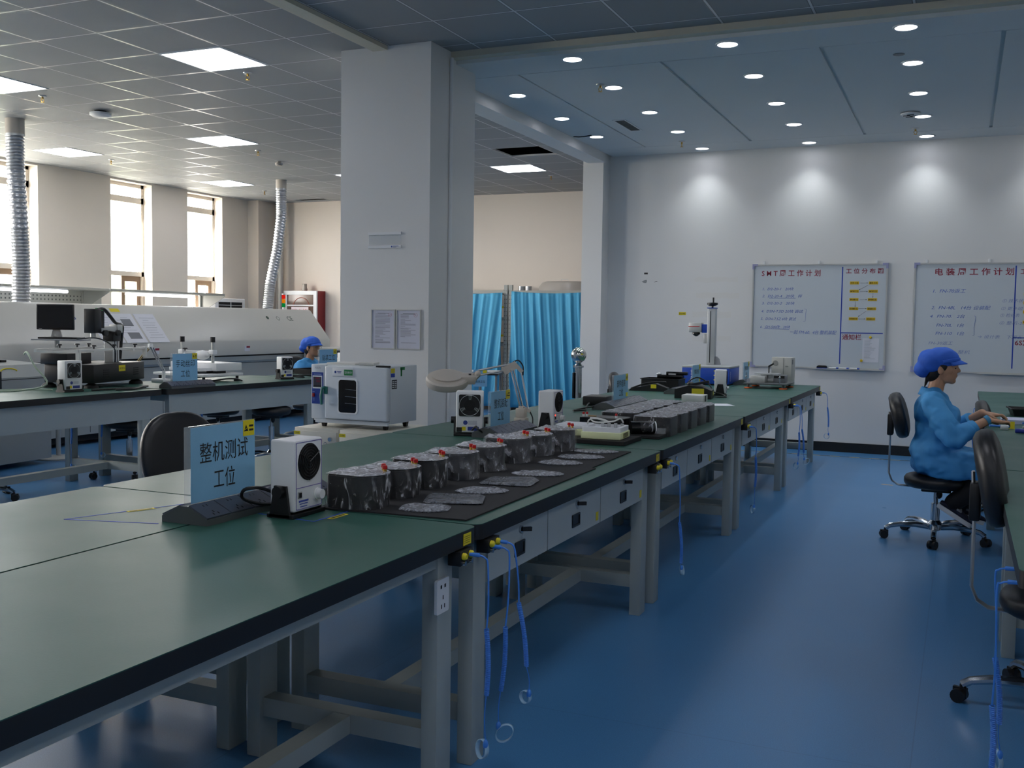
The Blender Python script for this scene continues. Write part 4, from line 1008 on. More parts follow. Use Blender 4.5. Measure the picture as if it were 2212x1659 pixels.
station_sign('narrow looking pale blue desk sign in front of the blue laser box', (-2.28, 9.3, BT + .052), .33, .18, (('整机老化', .18), ('工位', .09)), hs=.045, bottom=True)
ioniser('white ionising fan tilted on its black yoke, on the far bench', (-1.90, 8.80, BT), math.radians(10), .13, .1, .205)
cable('power_cable', 'tangled black cable between the squat black device and the far fan', [(-1.9, 8.52, BT + .01), (-1.95, 8.6, BT + .1), (-2.05, 8.56, BT + .16), (-2.12, 8.52, BT + .1), (-1.98, 8.62, BT + .05), (-1.86, 8.66, BT + .02), (-1.8, 8.55, BT + .007), (-1.8, 8.5, BT + .007), (-1.92, 8.53, BT + .007), (-2.0, 8.7, BT + .05)], .006, BLACKP)
t = thing('laser_cabinet', 'blue fronted laser marker cabinet with round buttons', 'machine', (-2.34, 10.2, BT))
b = MB(); b.box(-.26, .22, 0, .5, .012, .17, .004); b.build('front_body', BLUEBOX, t)
b = MB(); b.box(-.262, .222, .004, .502, .17, .19, .004); b.build('top_cover', mat('pale grey cover', '#a8abab', .45), t)
for k, z in enumerate((.145, .1, .055)):
    c = MB(); c.lathe([(.017, 0), (.019, .004), (.012, .008), (0, .008)], 18, Matrix.Translation((.12, 0, z)) @ Matrix.Rotation(PI / 2, 4, 'X')); bt = c.build('button', CHROME, t)
    c = MB(); c.lathe([(.012, .008), (.012, .016), (0, .018)], 16, Matrix.Translation((.12, 0, z)) @ Matrix.Rotation(PI / 2, 4, 'X')); c.build('button_cap', REDP if k == 0 else OVENB, bt)
    c = MB(); c.slab((.08, -.0005, z), X, Z, .03, .01, .001); c.build('yellow_tag', YELLOW, t, False)
mb = MB(); text_mb('BIND', (-.15, -.001, .09), -Z, X, .035, None, mb); text_mb('BWD', (.2205, .06, .09), Z, -Y, .03, None, mb); mb.build('lettering', WHITEP, t, False)
t = thing('laser_marker', 'tall laser marker column with white head and black hand wheel', 'machine', (-2.40, 10.62, BT + .1912))
b = MB(); b.box(-.042, .042, -.04, .04, 0, .585, .003); b.build('column', ALU, t)
b = MB(); b.box(-.012, -.004, -.0415, -.04, .02, .56); b.build('scale_strip', BLACKP, t, False)
b = MB(); b.box(-.046, .046, -.044, .044, .585, .594); b.build('blue_cap', BLUEBOX, t, False)
b = MB(); b.cyl((0, 0, .594), (0, 0, .62), .01); b.lathe([(.0, .608), (.03, .612), (.055, .624), (.055, .644), (.02, .648), (0, .648)], 24); b.cyl((.008, 0, .645), (.008, 0, .70), .009); b.build('hand_wheel', BLACKP, t)
b = MB(); b.box(-.1, -.042, -.035, .035, .33, .42, .004); b.build('blue_bracket', BLUEBOX, t)
b = MB(); b.box(-.235, -.1, -.05, .05, .335, .435, .006); hd = b.build('laser_head', ALUP, t)
b = MB(); b.box(-.238, -.118, -.053, .053, .392, .4); b.build('red_stripe', REDP, hd, False)
b = MB(); b.lathe([(.04, 0), (.043, -.018), (.03, -.03), (.012, -.042), (0, -.044)], 22, Matrix.Translation((-.165, 0, .335))); b.build('lens', BLACKG, hd)
b = MB(); b.box(-.08, -.044, -.03, .03, .22, .32, .003); b.build('slide_block', ALUP, t)
b = MB(); b.prism([(.042, 0), (.1, 0), (.085, .06), (.06, .085), (.042, .085)], -.02, .02, 'y'); b.build('side_bracket', mat('grey bracket', '#8d9096', .5), t)
station_sign('thin pale blue desk sign beyond the laser marker, against the wall', (-2.03, 10.42, BT + .052), .33, .18, (('整机检验', .18), ('工位', .09)), hs=.045)
socket_strip('short socket strip under the sign by the wall', (-2.03, 10.38, BT), .4, n=3)
t = thing('test_fixture', 'grey metal test fixture on orange feet with clamp lever', 'fixture', (-1.70, 10.15, BT))
b = MB()
for q in ((-.18, -.2), (.15, -.2), (.15, .2), (-.18, .2)): b.lathe([(.035, 0), (.04, .004), (.035, .012), (0, .012)], 18, Matrix.Translation((*q, 0)))
b.build('orange_foot', ORANGE, t)
b = MB(); b.box(-.22, .19, -.24, .24, .04, .054, .002)
for q in ((-.18, -.2), (.15, -.2), (.15, .2), (-.18, .2)): b.cyl((*q, .012), (*q, .04), .012)
b.build('base_plate', mat('dark grey plate', '#55585a', .45), t)
b = MB(); b.box(-.17, -.03, -.16, -.02, .054, .12, .003); b.box(-.12, .04, -.02, .12, .054, .09, .003); b.build('slide_block', ALUP, t)
b = MB(); b.box(-.15, .08, -.06, .1, .13, .142); b.box(-.1, .03, 0, .06, .09, .13); b.build('upper_plate', ALU, t)
b = MB(); b.box(.04, .15, -.1, .06, .054, .13, .004); b.build('drive_block', mat('mid grey block', '#74777a', .45), t)
b = MB(); b.box(.045, .145, -.103, -.1, .1, .125); b.build('black_slot', BLACKM, t, False)
for q in ((-.2, -.22), (.12, -.22)): c = MB(); c.cyl((*q, .054), (*q, .11), .005, n=8); c.ell((*q, .115), .01); c.build('knob_post', CHROME, t)
b = MB(); b.cyl((-.03, .05, .142), (-.03, .05, .21), .006); b.bar((-.035, .05, .205), (.015, .05, .235), .014, .016); b.build('clamp_lever', BLACKP, t)
t = thing('computer_tower', 'pale grey computer tower at the bench end by the whiteboard', 'computer', (-1.66, 10.63, BT), math.radians(-3))
b = MB(); b.box(-.12, .08, 0, .19, .004, .285, .004); b.build('case', mat('pale grey case', '#b4b5b0', .45), t)
b = MB(); b.prism(circ(.028, 20, -.08, .225), -.002, .0, 'y'); b.build('fan_vent', mat('grey vent', '#8e8f8c', .6), t, False)
b = MB(); b.box(.02, .05, -.006, 0, .195, .2); b.box(.02, .05, -.006, 0, .03, .035); b.box(.0, .004, -.003, 0, .01, .28); b.slab((.0805, .06, .24), Y, Z, .05, .05, .001); b.build('latch', mat('grey latch', '#6d6f6e', .5), t, False)

# ================================================================== OVEN CORNER AND PILLAR
for k, (x, lab) in enumerate(((-4.06, 'cream filing cabinet with key in its lock, under the oven panel side'), (-3.705, 'cream filing cabinet under the oven door side'))):
    t = thing('filing_cabinet', lab, 'cabinet', (x, 5.62, 0), 0, 'cream filing cabinets')
    b = MB(); b.box(0, .345, .012, .56, .02, .665, .003); b.build('carcass', CABW, t)
    d = MB(); d.box(.006, .339, -.004, .012, .03, .645, .002); dr = d.build('door', CABW, t)
    c = MB(); c.cyl((.295, -.004, .6), (.295, -.018, .6), .014, n=16); c.build('lock', CHROME, dr)
    if k == 0:
        c = MB(); c.tube([(.255 + .012 * math.cos(a / 12 * 2 * PI), -.008, .565 + .014 * math.sin(a / 12 * 2 * PI)) for a in range(12)], .0015, 5, True); c.bar((.255, -.008, .55), (.25, -.008, .5), .008, .003); c.build('key_ring', CHROME, dr)
    c = MB(); c.slab((.03, -.0042, .63), X, Z, .05, .022, .0006); c.mat(1); text_mb('工具柜', (.03, -.0049, .63), X, Z, .012, None, c); c.build('yellow_label', [YELLOW, INK], dr, False)
    c = MB(); c.slab((.20 if k == 0 else .13, -.0042, .585 if k == 0 else .59), X, Z, .055 if k == 0 else .08, .03, .0006); c.build('red_label', mat('orange red label', '#c2381c', .5) if k == 0 else CREDC, dr, False)
t = thing('drying_oven', 'white bench drying oven with dark window and blue control panel', 'oven', (-3.977, 5.7, .667))
W_ = .597
b = MB(); b.box(0, W_, .03, .375, .04, .418, .005); b.box(0, .115, 0, .03, .055, .418, .006); b.box(.03, W_ - .01, .005, .03, .03, .055); b.build('body', OVENC, t)
b = MB(); b.box(.122, W_, -.022, .026, .06, .412, .012, 3); door = b.build('door', OVENC, t)
def wring(o, i, a0, a1): return MB().ringprism(o, i, a0, a1, 'y')
wc = (.122 + .18, .215)
wring(rrect(.155, .235, .022, 5, *wc), rrect(.137, .215, .018, 5, *wc), -.027, -.0215).build('window_trim', WHITEP, door)
b = MB(); b.prism(rrect(.139, .217, .018, 5, *wc), -.0235, -.0222, 'y'); b.build('oven_window', mat('dark oven glass', '#0b0c0d', .08), door)
b = MB()
for z in (.17, .215, .262): b.tube([(wc[0] - .02, -.0238, z), (wc[0] + .066, -.0238, z - .004)], .0012, 5)
b.build('rack_bar', ALU, door)
b = MB(); b.box(.185, .345, -.027, -.022, .344, .4, .003); pq = b.build('status_plate', WHITEP, door)
b = MB(); b.slab((.31, -.0272, .372), X, Z, .066, .038, .0006); b.mat(1); text_mb('空闲中', (.31, -.0279, .372), X, Z, .018, None, b); b.mat(2)
b.prism(circ(.008, 18, .21, .373), -.0278, -.027, 'y'); b.slab((.24, -.0272, .376), X, Z, .034, .005, .0004); b.slab((.24, -.0272, .368), X, Z, .026, .003, .0004); b.build('status_print', [mat('green print', '#0d7a3c', .5), WHITEP, OVENB], pq, False)
b = MB(); b.tube([(.128, -.024, .27), (.118, -.045, .262), (.112, -.05, .21), (.114, -.046, .155)], [.013, .013, .012, .011], 10, flat=.7); b.box(.122, .148, -.036, -.02, .225, .275, .004); b.build('door_handle', TEAL, door)
b = MB(); b.box(.008, .098, -.003, .0, .155, .365, .001); pn = b.build('control_panel', OVENB, t, False)
b = MB(); b.slab((.052, -.003, .3), X, Z, .075, .086, .001); b.mat(1); b.slab((.052, -.004, .302), X, Z, .064, .066, .0006); b.mat(2)
for q in ((.055, .325), (.06, .305)): b.slab((q[0], -.0046, q[1]), X, Z, .03, .012, .0005)
b.mat(3); b.slab((.052, -.0044, .272), X, Z, .064, .012, .0006); b.build('display', [WHITEP, mat('display grey', '#3c3a44', .3), mat('dim red digits', '#6e1e34', .4), BLACKP], pn, False)
for q in (.022, .08): c = MB(); c.box(q - .009, q + .009, -.008, -.003, .2, .225, .002); c.build('rocker_switch', mat('dark red switch', '#8c1420', .35), pn)
b = MB(); b.slab((.054, -.0032, .352), X, Z, .06, .005, .0004)
for q in (.022, .08):
    for z in (.235, .19, .178): b.slab((q, -.0032, z), X, Z, .016, .003, .0004)
b.build('panel_print', mat('pale blue print', '#7f93c4', .5), pn, False)
mb = MB(); text_mb('YK01', (.055, -.0008, .395), X, Z, .014, .05, mb, shear=.3); mb.build('pencil_mark', PRINT, t, False)
for q in ((.06, .07), (W_ - .06, .07), (.06, .33), (W_ - .06, .33)):
    c = MB(); c.lathe([(.016, 0), (.024, .04), (0, .04)], 4, Matrix.Translation((*q, 0)) @ Matrix.Rotation(PI / 4, 4, 'Z')); c.build('foot', BLACKP, t, False)
xs_ = W_ + .0002
b = MB(); b.slab((xs_, .055, .39), Y, Z, .05, .03, .0006); b.mat(1); b.slab((xs_, .055, .36), Y, Z, .05, .025, .0006); b.mat(2); b.slab((xs_, .075, .3), Y, Z, .065, .06, .0006); b.mat(3)
for k in range(4):
    for y in (.06, .09): b.slab((xs_ + .0006, y, .318 - .012 * k), Y, Z, .022, .005, .0004)
b.mat(4); b.slab((xs_, .18, .4), Y, Z, .06, .02, .0006); b.slab((xs_, .165, .375), Y, Z, .02, .05, .0006); b.build('side_label', [YELLOW, BLUEBOX, mat('dark plate', '#20242e', .4), WHITEP, mat('green print', '#0d7a3c', .5)], t, False)
b = MB(); b.box(W_ - .09, W_ + .0, -.01, .028, .412, .424, .002); b.build('hinge', BLACKP, t, False)
b = MB(); b.box(.14, .36, .05, .25, .0, .012, .002); o = tag(b.build('document_folder', mat('pale folder', '#d4d4d0', .5), smooth=False), 'pale folder lying on top of the oven, toward its left', 'folder'); o.location = (-3.977 - .05, 5.7, 1.0855)
b = MB(); b.box(-.05, .05, -.08, .08, 0, .018, .003); o = tag(b.build('instrument_box', mat('pale box', '#cdcdc8', .5), smooth=False), 'small pale box with yellow mark on the oven top', 'box'); o.location = (-3.6, 5.82, 1.0855); o.rotation_euler = (0, 0, .3)
t = thing('pillar_clip_frame', 'white framed empty name holder high on the pillar', 'holder', (-4.04, 6.75, 1.99))
b = MB(); b.slab((0, -.001, .05), X, Z, .29, .022, .012); b.slab((0, -.001, -.05), X, Z, .29, .022, .012); b.build('clip_bar', WHITEP, t, False)
b = MB(); b.slab((0, -.002, 0), X, Z, .28, .09, .002); b.build('clear_window', ACRYL, t, False)
b = MB(); b.prism(circ(.006, 14, .065, -.05), -.0140, -.0130, 'y'); b.slab((.1, -.013, -.047), X, Z, .05, .004, .0008); b.slab((.09, -.013, -.054), X, Z, .03, .003, .0008); b.build('blue_print', OVENB, t, False)
for x, lab, sd_ in ((-4.05, 'framed printed notice on the pillar, the one nearer the windows', 3), (-3.828, 'framed printed notice on the pillar, the one nearer the whiteboards', 5)):
    t = thing('framed_notice', lab, 'notice', (x, 6.75, 1.315), 0, 'framed notices on the pillar'); rnd = random.Random(sd_)
    b = MB(); b.ringprism(rrect(.212, .302, 0), rrect(.197, .287, 0), -.01, -.0005, 'y'); b.build('frame', ALUP, t, False)
    b = MB(); b.slab((0, -.001, 0), X, Z, .2, .29, .003); b.build('sheet', mat('lilac white sheet', '#c9cbd8', .4), t, False)
    b = MB(); z = .115; b.slab((0, -.004, .122), X, Z, .1, .005, .0004)
    while z > (-.11 if sd_ == 3 else -.06):
        w = rnd.choice((.04, .09, .12, .13, .13, .07)); b.slab((-.07 + w / 2, -.004, z), X, Z, w, .0032, .0004); z -= rnd.choice((.008, .008, .011))
    b.slab((0, -.004, -.1), X, Z, .13, .003, .0004); b.build('print', PRINT, t, False)
    b = MB(); b.ringprism(circ(.015, 22, .06, .11), circ(.0135, 22, .06, .11), -.0052, -.0044, 'y'); b.prism(circ(.003, 8, .06, .11), -.0052, -.0044, 'y'); b.build('red_stamp', mat('red stamp', '#b0485a', .6), t, False)

# ================================================================== FAR ROOM THROUGH THE GAP
t0r = None
RACKG = 'curtained storage racks'
for x0, x1, lab in ((-7.75, -6.47, 'storage rack behind the narrow curtain next to the pillar'), (-6.45, -5.0, 'storage rack behind the wide curtain, dome cover on top')):
    t = thing('storage_rack', lab, 'rack', (0, 14.5, 0), 0, RACKG)
    for x in (x0 + .03, x1 - .03):
        for y in (.0, .55):
            b = MB(); b.box(x - .03, x + .03, y - .018, y + .018, 0, 1.95); 
            b.mat(1)
            if y == 0:
                for k in range(26): 
                    for q in (-.014, .014): b.box(x + q - .004, x + q + .004, -.0195, -.018, .25 + k * .064, .262 + k * .064)
            b.build('upright', [mat('grey rack steel', '#a2a49e', .5), BLACKM], t, False)
    for z in (.15, .6, 1.05, 1.45, 1.865): b = MB(); b.box(x0, x1, -.01, .57, z - .05, z, .003); b.build('shelf', mat('grey rack steel', '#a2a49e', .5), t, False)
for k, z in enumerate((.72, 1.18, 1.62)):
    b = MB(); b.box(-6.60, -6.50, 14.49, 14.5, z - .03, z); o = b.build('shelf_label', YELLOW, None, False); tag(o, ('lowest', 'middle', 'topmost')[k] + ' yellow shelf label at the rack uprights', 'label', 'yellow shelf labels on the rack')
def curtain(label, x0, x1, zt, zb, nf, seed, skew, sag=0.0):
    def fn(u, v):
        x = x0 + (x1 - x0) * u; z = zt + (zb - zt) * v - sag * 4 * u * (1 - u) * (1 - v)
        ph = nf * 2 * PI * (u + skew * v * .12) + .7 * math.sin(3 * u * PI + seed) ; am = .012 + .022 * v * (1 - .3 * v)
        y = 14.44 - am * (1.2 + math.sin(ph) + .4 * math.sin(2.3 * ph + seed + 2 * v)) - .03 * noise.noise(V((u * 4, v * 2, seed)))
        return V((x + .012 * math.cos(ph) * v, y, z))
    b = MB(); b.grid(fn, 150, 30)
    o = b.build('curtain', CURT, ang=180); sm = o.modifiers.new('s', 'SOLIDIFY'); sm.thickness = .003; tag(o, label, 'curtain', 'turquoise curtains on the racks')
curtain('narrow turquoise curtain next to the pillar edge', -7.7, -6.53, 1.83, .06, 7, 1.3, 1.2, .02)
curtain('wide turquoise curtain behind the static discharge ball', -6.38, -5.02, 1.85, .06, 9, 4.1, -.8, .03)
b = MB(); b.lathe([(0, .15), (.28, .148), (.36, .13), (.41, .07), (.43, .0), (.42, 0)], 40); b.v = [(x, y * .55, z) for x, y, z in b.v]; o = tag(b.build('dome_cover', DOME), 'frosted dome cover with wire handle on the rack top', 'cover'); o.location = (-5.65, 14.8, 1.866)
h = MB(); h.tube([(-.06, 0, .148), (-.055, 0, .18), (.055, 0, .18), (.06, 0, .148)], .004, 6); h.build('wire_handle', ALU, o)
for x, lab in ((-6.22, 'short tin on the rack top beside the dome cover'), (-6.11, 'second short tin on the rack top, nearer the dome')):
    b = MB(); b.lathe([(.05, 0), (.05, .07), (0, .07)], 20); o = tag(b.build('tin', ALU), lab, 'tin', 'tins on the rack top'); o.location = (x - .1, 14.7, 1.866)
b = MB(); b.box(-.06, .06, -.1, .1, 0, .07, .004); o = tag(b.build('carton', mat('brown card', '#7d6a50', .8), smooth=False), 'small brown carton at the end of the rack top by the wall corner', 'carton'); o.location = (-5.12, 14.75, 1.866)
b = MB(); b.box(-.25, .25, -.15, .15, 0, .012); o = tag(b.build('flat_board', mat('pale board', '#b9b4a4', .7), smooth=False), 'flat pale board on the rack top next to the uprights', 'board'); o.location = (-6.85, 14.75, 1.866)
t = thing('static_discharge_post', 'chrome ball on a steel post behind the rear bench', 'post', (-2.99, 8.2, 0))
b = MB(); b.lathe([(.12, 0), (.12, .012), (.03, .02), (.03, 1.0), (.045, 1.005), (.045, 1.02), (.028, 1.03), (.02, 1.045), (.034, 1.05)], 28); b.build('post', CHROME, t)
b = MB(); b.ell((0, 0, 1.11), .066, 32, 20); b.build('ball', mat('mirror chrome', '#d4d2cc', .04, metal=1), t)
b = MB(); b.box(-.045, -.028, -.03, .03, .74, .96, .003); b.build('side_plate', BLACKP, t)
b = MB(); b.slab((.045, -.045, 1.12), V((.7, .7, 0)), Z, .02, .01, .004); b.build('yellow_tag', YELLOW, t, False)
t = thing('floor_sign', 'pale blue station sign on a short post in front of the narrow curtain', 'sign', (-4.42, 9.25, 0), .4)
b = MB(); b.cyl((0, 0, 0), (0, 0, .73), .015); b.lathe([(.1, 0), (.1, .01), (0, .012)], 20); b.build('post', mat('grey post', '#7a7d7e', .5), t)
b = MB(); b.box(-.07, .07, -.006, .0, .73, .9); b.build('card', CARD, t, False)
mb = MB(); text_mb('清洗工位', (0, -.007, .78), X, Z, .026, .1, mb); mb.build('lettering', INK, t, False)
b = MB(); b.slab((.045, -.0065, .88), X, Z, .04, .03, .001); b.build('static_sticker', YELLOW, t, False)
t = thing('storage_trolley', 'dark edged pale trolley top behind the magnifier lamp', 'trolley', (-4.7, 9.75, 0), .3)
b = MB(); b.box(-.3, .25, -.2, .2, .84, .86); b.mat(1); b.box(-.3, .25, -.2, .2, .825, .84); b.build('top', [mat('pale top', '#aeb2b2', .4), BLACKP], t, False)
for q in ((-.28, -.18), (.23, -.18), (-.28, .18), (.23, .18)): b = MB(); b.cyl((*q, 0), (*q, .83), .012); b.build('leg', mat('grey post', '#7a7d7e', .5), t)

# ================================================================== SOLDER LINE AND WINDOW SIDE
t = thing('wave_soldering_machine', 'long white wave soldering machine with sloped hood along the windows', 'machine', (-8.55, 5.6, 0))
ML = 7.1
b = MB(); b.prism([(-.02, .11), (-.02, .8), (.0, .83), (0, .885), (-1.15, .885), (-1.15, .11)], 0, ML, 'y'); b.build('lower_cabinet', MACHINEB, t, False)
b = MB(); b.prism([(.015, .905), (.015, 1.08), (.0, 1.105), (-.325, 1.5), (-.36, 1.515), (-1.15, 1.515), (-1.15, .905)], 0, ML, 'y'); b.build('hood', MACHINE, t, True, 50)
b = MB(); b.box(-1.14, -.01, .005, ML - .005, .885, .905); b.build('seam_strip', BLACKM, t, False)
b = MB(); b.box(-1.1, -.06, .05, ML - .05, 0.04, .11); b.build('plinth', BLACKM, t, False)
b = MB()
for y in (.3, 1.9, 3.6, 5.3, 6.9): b.cyl((-.1, y, 0), (-.1, y, .06), .025); b.cyl((-1.05, y, 0), (-1.05, y, .06), .025)
b.build('levelling_foot', CHROME, t)
b = MB()
for y in (1.5, 2.6, 3.7, 4.8, 5.9): b.box(-.0205, -.0185, y - .003, y + .003, .13, .8)
b.box(-.0205, -.0185, .02, ML - .02, .795, .803); b.build('panel_gap', mat('dark gap', '#3c3f40', .7), t, False)
for y in (3.25, 4.35):
    b = MB(); b.box(-.022, -.012, y - .05, y + .05, .66, .72); b.build('door_pull', BLACKP, t, False)
b = MB(); b.cyl((-.02, 3.2 - .5, .74), (-.005, 3.2 - .5, .74), .018); b.build('door_lock', CHROME, t)
sv = V((-.325, 0, .395)).normalized(); sn = Y.cross(sv)
def on_slope(y, f): return V((0, y, 1.105)) + V((-.325, 0, .395)) * f + sn * .0012
mb = MB(); text_mb('XWG', on_slope(2.47, .66), Y, sv, .072, None, mb, bold=.02); text_mb('华自国创', on_slope(2.47, .86), Y, sv, .05, .3, mb, bold=.03); mb.build('maker_lettering', mat('slate blue lettering', '#3c4674', .5), t, False)
mb = MB(); text_mb('CE', on_slope(6.45, .7), Y, sv, .075, None, mb); mb.prism(circ(.03, 6, 0, 0), 0, .001, 'z', Matrix.Translation(on_slope(5.95, .72)) @ Matrix(((0, sv.x, sn.x, 0), (1, 0, 0, 0), (0, sv.z, sn.z, 0), (0, 0, 0, 1))))
mb.ringprism(circ(.034, 22), circ(.028, 22), 0, .001, 'z', Matrix.Translation(on_slope(6.18, .7)) @ Matrix(((0, sv.x, sn.x, 0), (1, 0, 0, 0), (0, sv.z, sn.z, 0), (0, 0, 0, 1)))); mb.build('approval_mark', mat('dark green mark', '#2c4636', .5), t, False)
b = MB(); b.slab(on_slope(3.02, .87), Y, sv, .14, .05, .001); b.mat(1); b.slab(on_slope(3.22, .87), Y, sv, .14, .05, .001); b.build('status_strip', [mat('green print', '#0d7a3c', .5), YELLOW], t, False)
for y in (3.55, 5.2, 1.0): b = MB(); b.slab((.0152, y, .985), Y, Z, .11, .07, .001); b.mat(1); b.slab((.0162, y + .02, 1.005), Y, Z, .07, .025, .0006); b.build('hazard_label', [PAPER, REDT], t, False)
for k, (y, lab) in enumerate(((2.93, 'nearest the monitor'), (3.27, 'in the middle, with a small photo'), (3.62, 'farthest along, on its own'))):
    b = MB(); b.slab((0, 0, 0), Y, sv, .32, .42, .002); b.mat(1); rnd = random.Random(k)
    for q in range(9):
        w = rnd.uniform(.08, .24); b.slab(Y * rnd.uniform(-.02, .02) + sv * (.15 - q * .036) + sn * .002, Y, sv, w, .006, .0005)
    if k == 1: b.mat(2); b.slab(Y * .02 + sv * .08 + sn * .0026, Y, sv, .15, .1, .0005); b.slab(Y * .02 + sv * -.11 + sn * .0026, Y, sv, .18, .09, .0005)
    o = tag(b.build('instruction_sheet', [PAPER, mat('faint print', '#b3b6be', .7), mat('grey photo print', '#777a80', .6)], smooth=False), 'instruction sheet on the machine hood, ' + lab, 'sheet', 'instruction sheets on the machine hood')
    o.location = V((-8.55, 5.6, 0)) + on_slope(y, .36)
t = thing('signal_tower', 'red amber green signal tower on the machine hood', 'signal light', (-9.05, 12.28, 1.516))
for k, c in enumerate((emis('green lens', '#12a04c', .5), emis('amber lens', '#f08a10', .7), emis('red lens', '#f02818', .7))): b = MB(); b.cyl((0, 0, .03 + k * .06), (0, 0, .085 + k * .06), .026); b.build('lens', c, t)
b = MB(); b.cyl((0, 0, 0), (0, 0, .03), .02); b.cyl((0, 0, .21), (0, 0, .225), .027); b.build('housing', WHITEP, t)
DUCT = mat('silver foil duct', '#b9bcc0', .32, metal=.9, bump=.5, bscale=70)
def duct(label, pts, r, rings):
    P = [V(p) for p in pts]; out, rs = [], []
    for k in range(rings * 4 + 1):
        s = k / (rings * 4); q = s * (len(P) - 1); i = min(int(q), len(P) - 2); out.append(P[i].lerp(P[i + 1], q - i)); rs.append(r * (1 + .085 * (1, 0.15, -1, .15)[k % 4]))
    t = thing('exhaust_duct', label, 'duct', P[-1], 0, 'silver exhaust ducts'); o = V(P[-1])
    MB().tube([p - o for p in out], rs, 26, cap=False).build('flexible_hose', DUCT, t, ang=80)
    b = MB(); b.cyl(P[0] - o, V((P[0].x, P[0].y, GZ)) - o, r * 1.08, n=26); b.build('ceiling_collar', LAMPB, t)
    b = MB(); b.cyl(P[0] - o - V((0, 0, .01)), P[0] - o + V((0, 0, .012)), r * 1.1, n=26); b.build('hose_clip', ALU, t)
duct('silver corrugated duct nearest the photo edge, rising to the ceiling', [(-9.22, 7.85, 3.27), (-9.225, 7.855, 2.9), (-9.20, 7.87, 2.3), (-9.2, 7.885, 1.9), (-9.2, 7.88, 1.518)], .088, 44)
duct('silver corrugated duct at the far end of the long machine', [(-9.375, 12.66, 3.3), (-9.37, 12.66, 2.9), (-9.40, 12.6, 2.4), (-9.45, 12.5, 1.9), (-9.46, 12.45, 1.518)], .074, 46)
# operator screen on its stand
t = thing('operator_monitor', 'black flat monitor on a stand over the keyboard tray', 'monitor', (-7.98, 7.22, 0), math.radians(22))
b = MB(); b.box(-.18, .18, -.012, .022, 1.245, 1.49, .006); b.build('screen_body', BLACKP, t)
b = MB(); b.slab((0, -.0125, 1.372), X, Z, .335, .215, .0008); b.build('screen', mat('dead screen', '#0a0b0f', .12), t, False)
b = MB(); b.slab((-.14, -.0125, 1.254), X, Z, .03, .005, .001); b.build('maker_badge', ALU, t, False)
b = MB(); b.prism([(-.06, 1.16), (.06, 1.16), (.02, 1.3), (-.02, 1.3)], .02, .035, 'y'); b.cyl((0, .03, 0), (0, .03, 1.2), .022); b.lathe([(.2, 0), (.2, .015), (.03, .03)], 24); b.build('stand', ALUP, t)
b = MB(); b.box(-.14, .32, -.2, .06, 1.145, 1.16, .003); b.build('keyboard_tray', mat('grey tray', '#8f9398', .5), t)
b = MB(); b.box(-.09, .29, -.17, .0, 1.16, 1.178, .004); b.build('keyboard', BLACKP, t)
# loading conveyor in front of the machine
t = thing('loading_conveyor', 'pale grey loading conveyor cabinet with yellow arrow label', 'machine', (-8.35, 6.0, 0), math.radians(4))
b = MB(); b.prism([(0, .05), (.62, .05), (.62, .82), (.55, .93), (0, .96)], 0, .95, 'y'); b.build('cabinet', MACHINEB, t, False)
b = MB(); b.box(.61, .622, .04, .9, .8, .806); b.box(.62, .624, .08, .18, .35, .41); b.build('black_pull', BLACKP, t, False)
b = MB(); nn = V((.11, 0, .07)).normalized(); vv = V((-.07, 0, .11)).normalized(); pts = [V((.585, .5, .876)) + Y * (.09 * math.cos(a)) + vv * (.03 * math.sin(a)) + nn * .002 for a in [PI * k / 10 for k in range(11)]]; b.tube(pts, .006, 6); b.build('arrow_label', YELLOW, t)
b = MB(); b.slab((.6205, .22, .62), Y, Z, .1, .05, .001); b.mat(1); b.slab((.6205, .22, .57), Y, Z, .1, .05, .001); b.mat(2); b.slab((.6205, .22, .52), Y, Z, .1, .05, .001); b.build('status_label', [YELLOW, BLUEBOX, mat('green print', '#0d7a3c', .5)], t, False)
b = MB(); b.box(.1, .3, .02, .28, .955, 1.02, .004); b.build('yellow_box', mat('amber box', '#c88a14', .5), t, False)
for k in range(4): b = MB(); b.box(.25, .32, .4 + k * .09, .46 + k * .09, .945, .965, .003); b.build('guide_clip', BLACKP, t, False)
t = thing('air_regulator', 'black pneumatic manifold with red and brass regulators at the photo edge', 'regulator', (-7.55, 5.95, 0), math.radians(10))
b = MB(); b.box(-.3, .1, -.14, .1, 0, .78, .004); b.build('white_stand', MACHINEB, t); b = MB(); b.box(-.28, .14, -.1, .12, .78, .9, .004); b.box(-.05, .14, .08, .2, .66, .9, .004); b.build('manifold', BLACKP, t)
for q, mt in ((-.12, REDP), (.05, BRASS)):
    b = MB(); b.cyl((q, 0, .9), (q, 0, .98), .018); b.cyl((q, 0, 1.06), (q, 0, 1.1), .02); b.cyl((q, 0, 1.1), (q, 0, 1.15), .006); b.build('fitting', BRASS, t)
    b = MB(); b.cyl((q, 0, .98), (q, 0, 1.06), .034); b.build('bowl', mt, t)
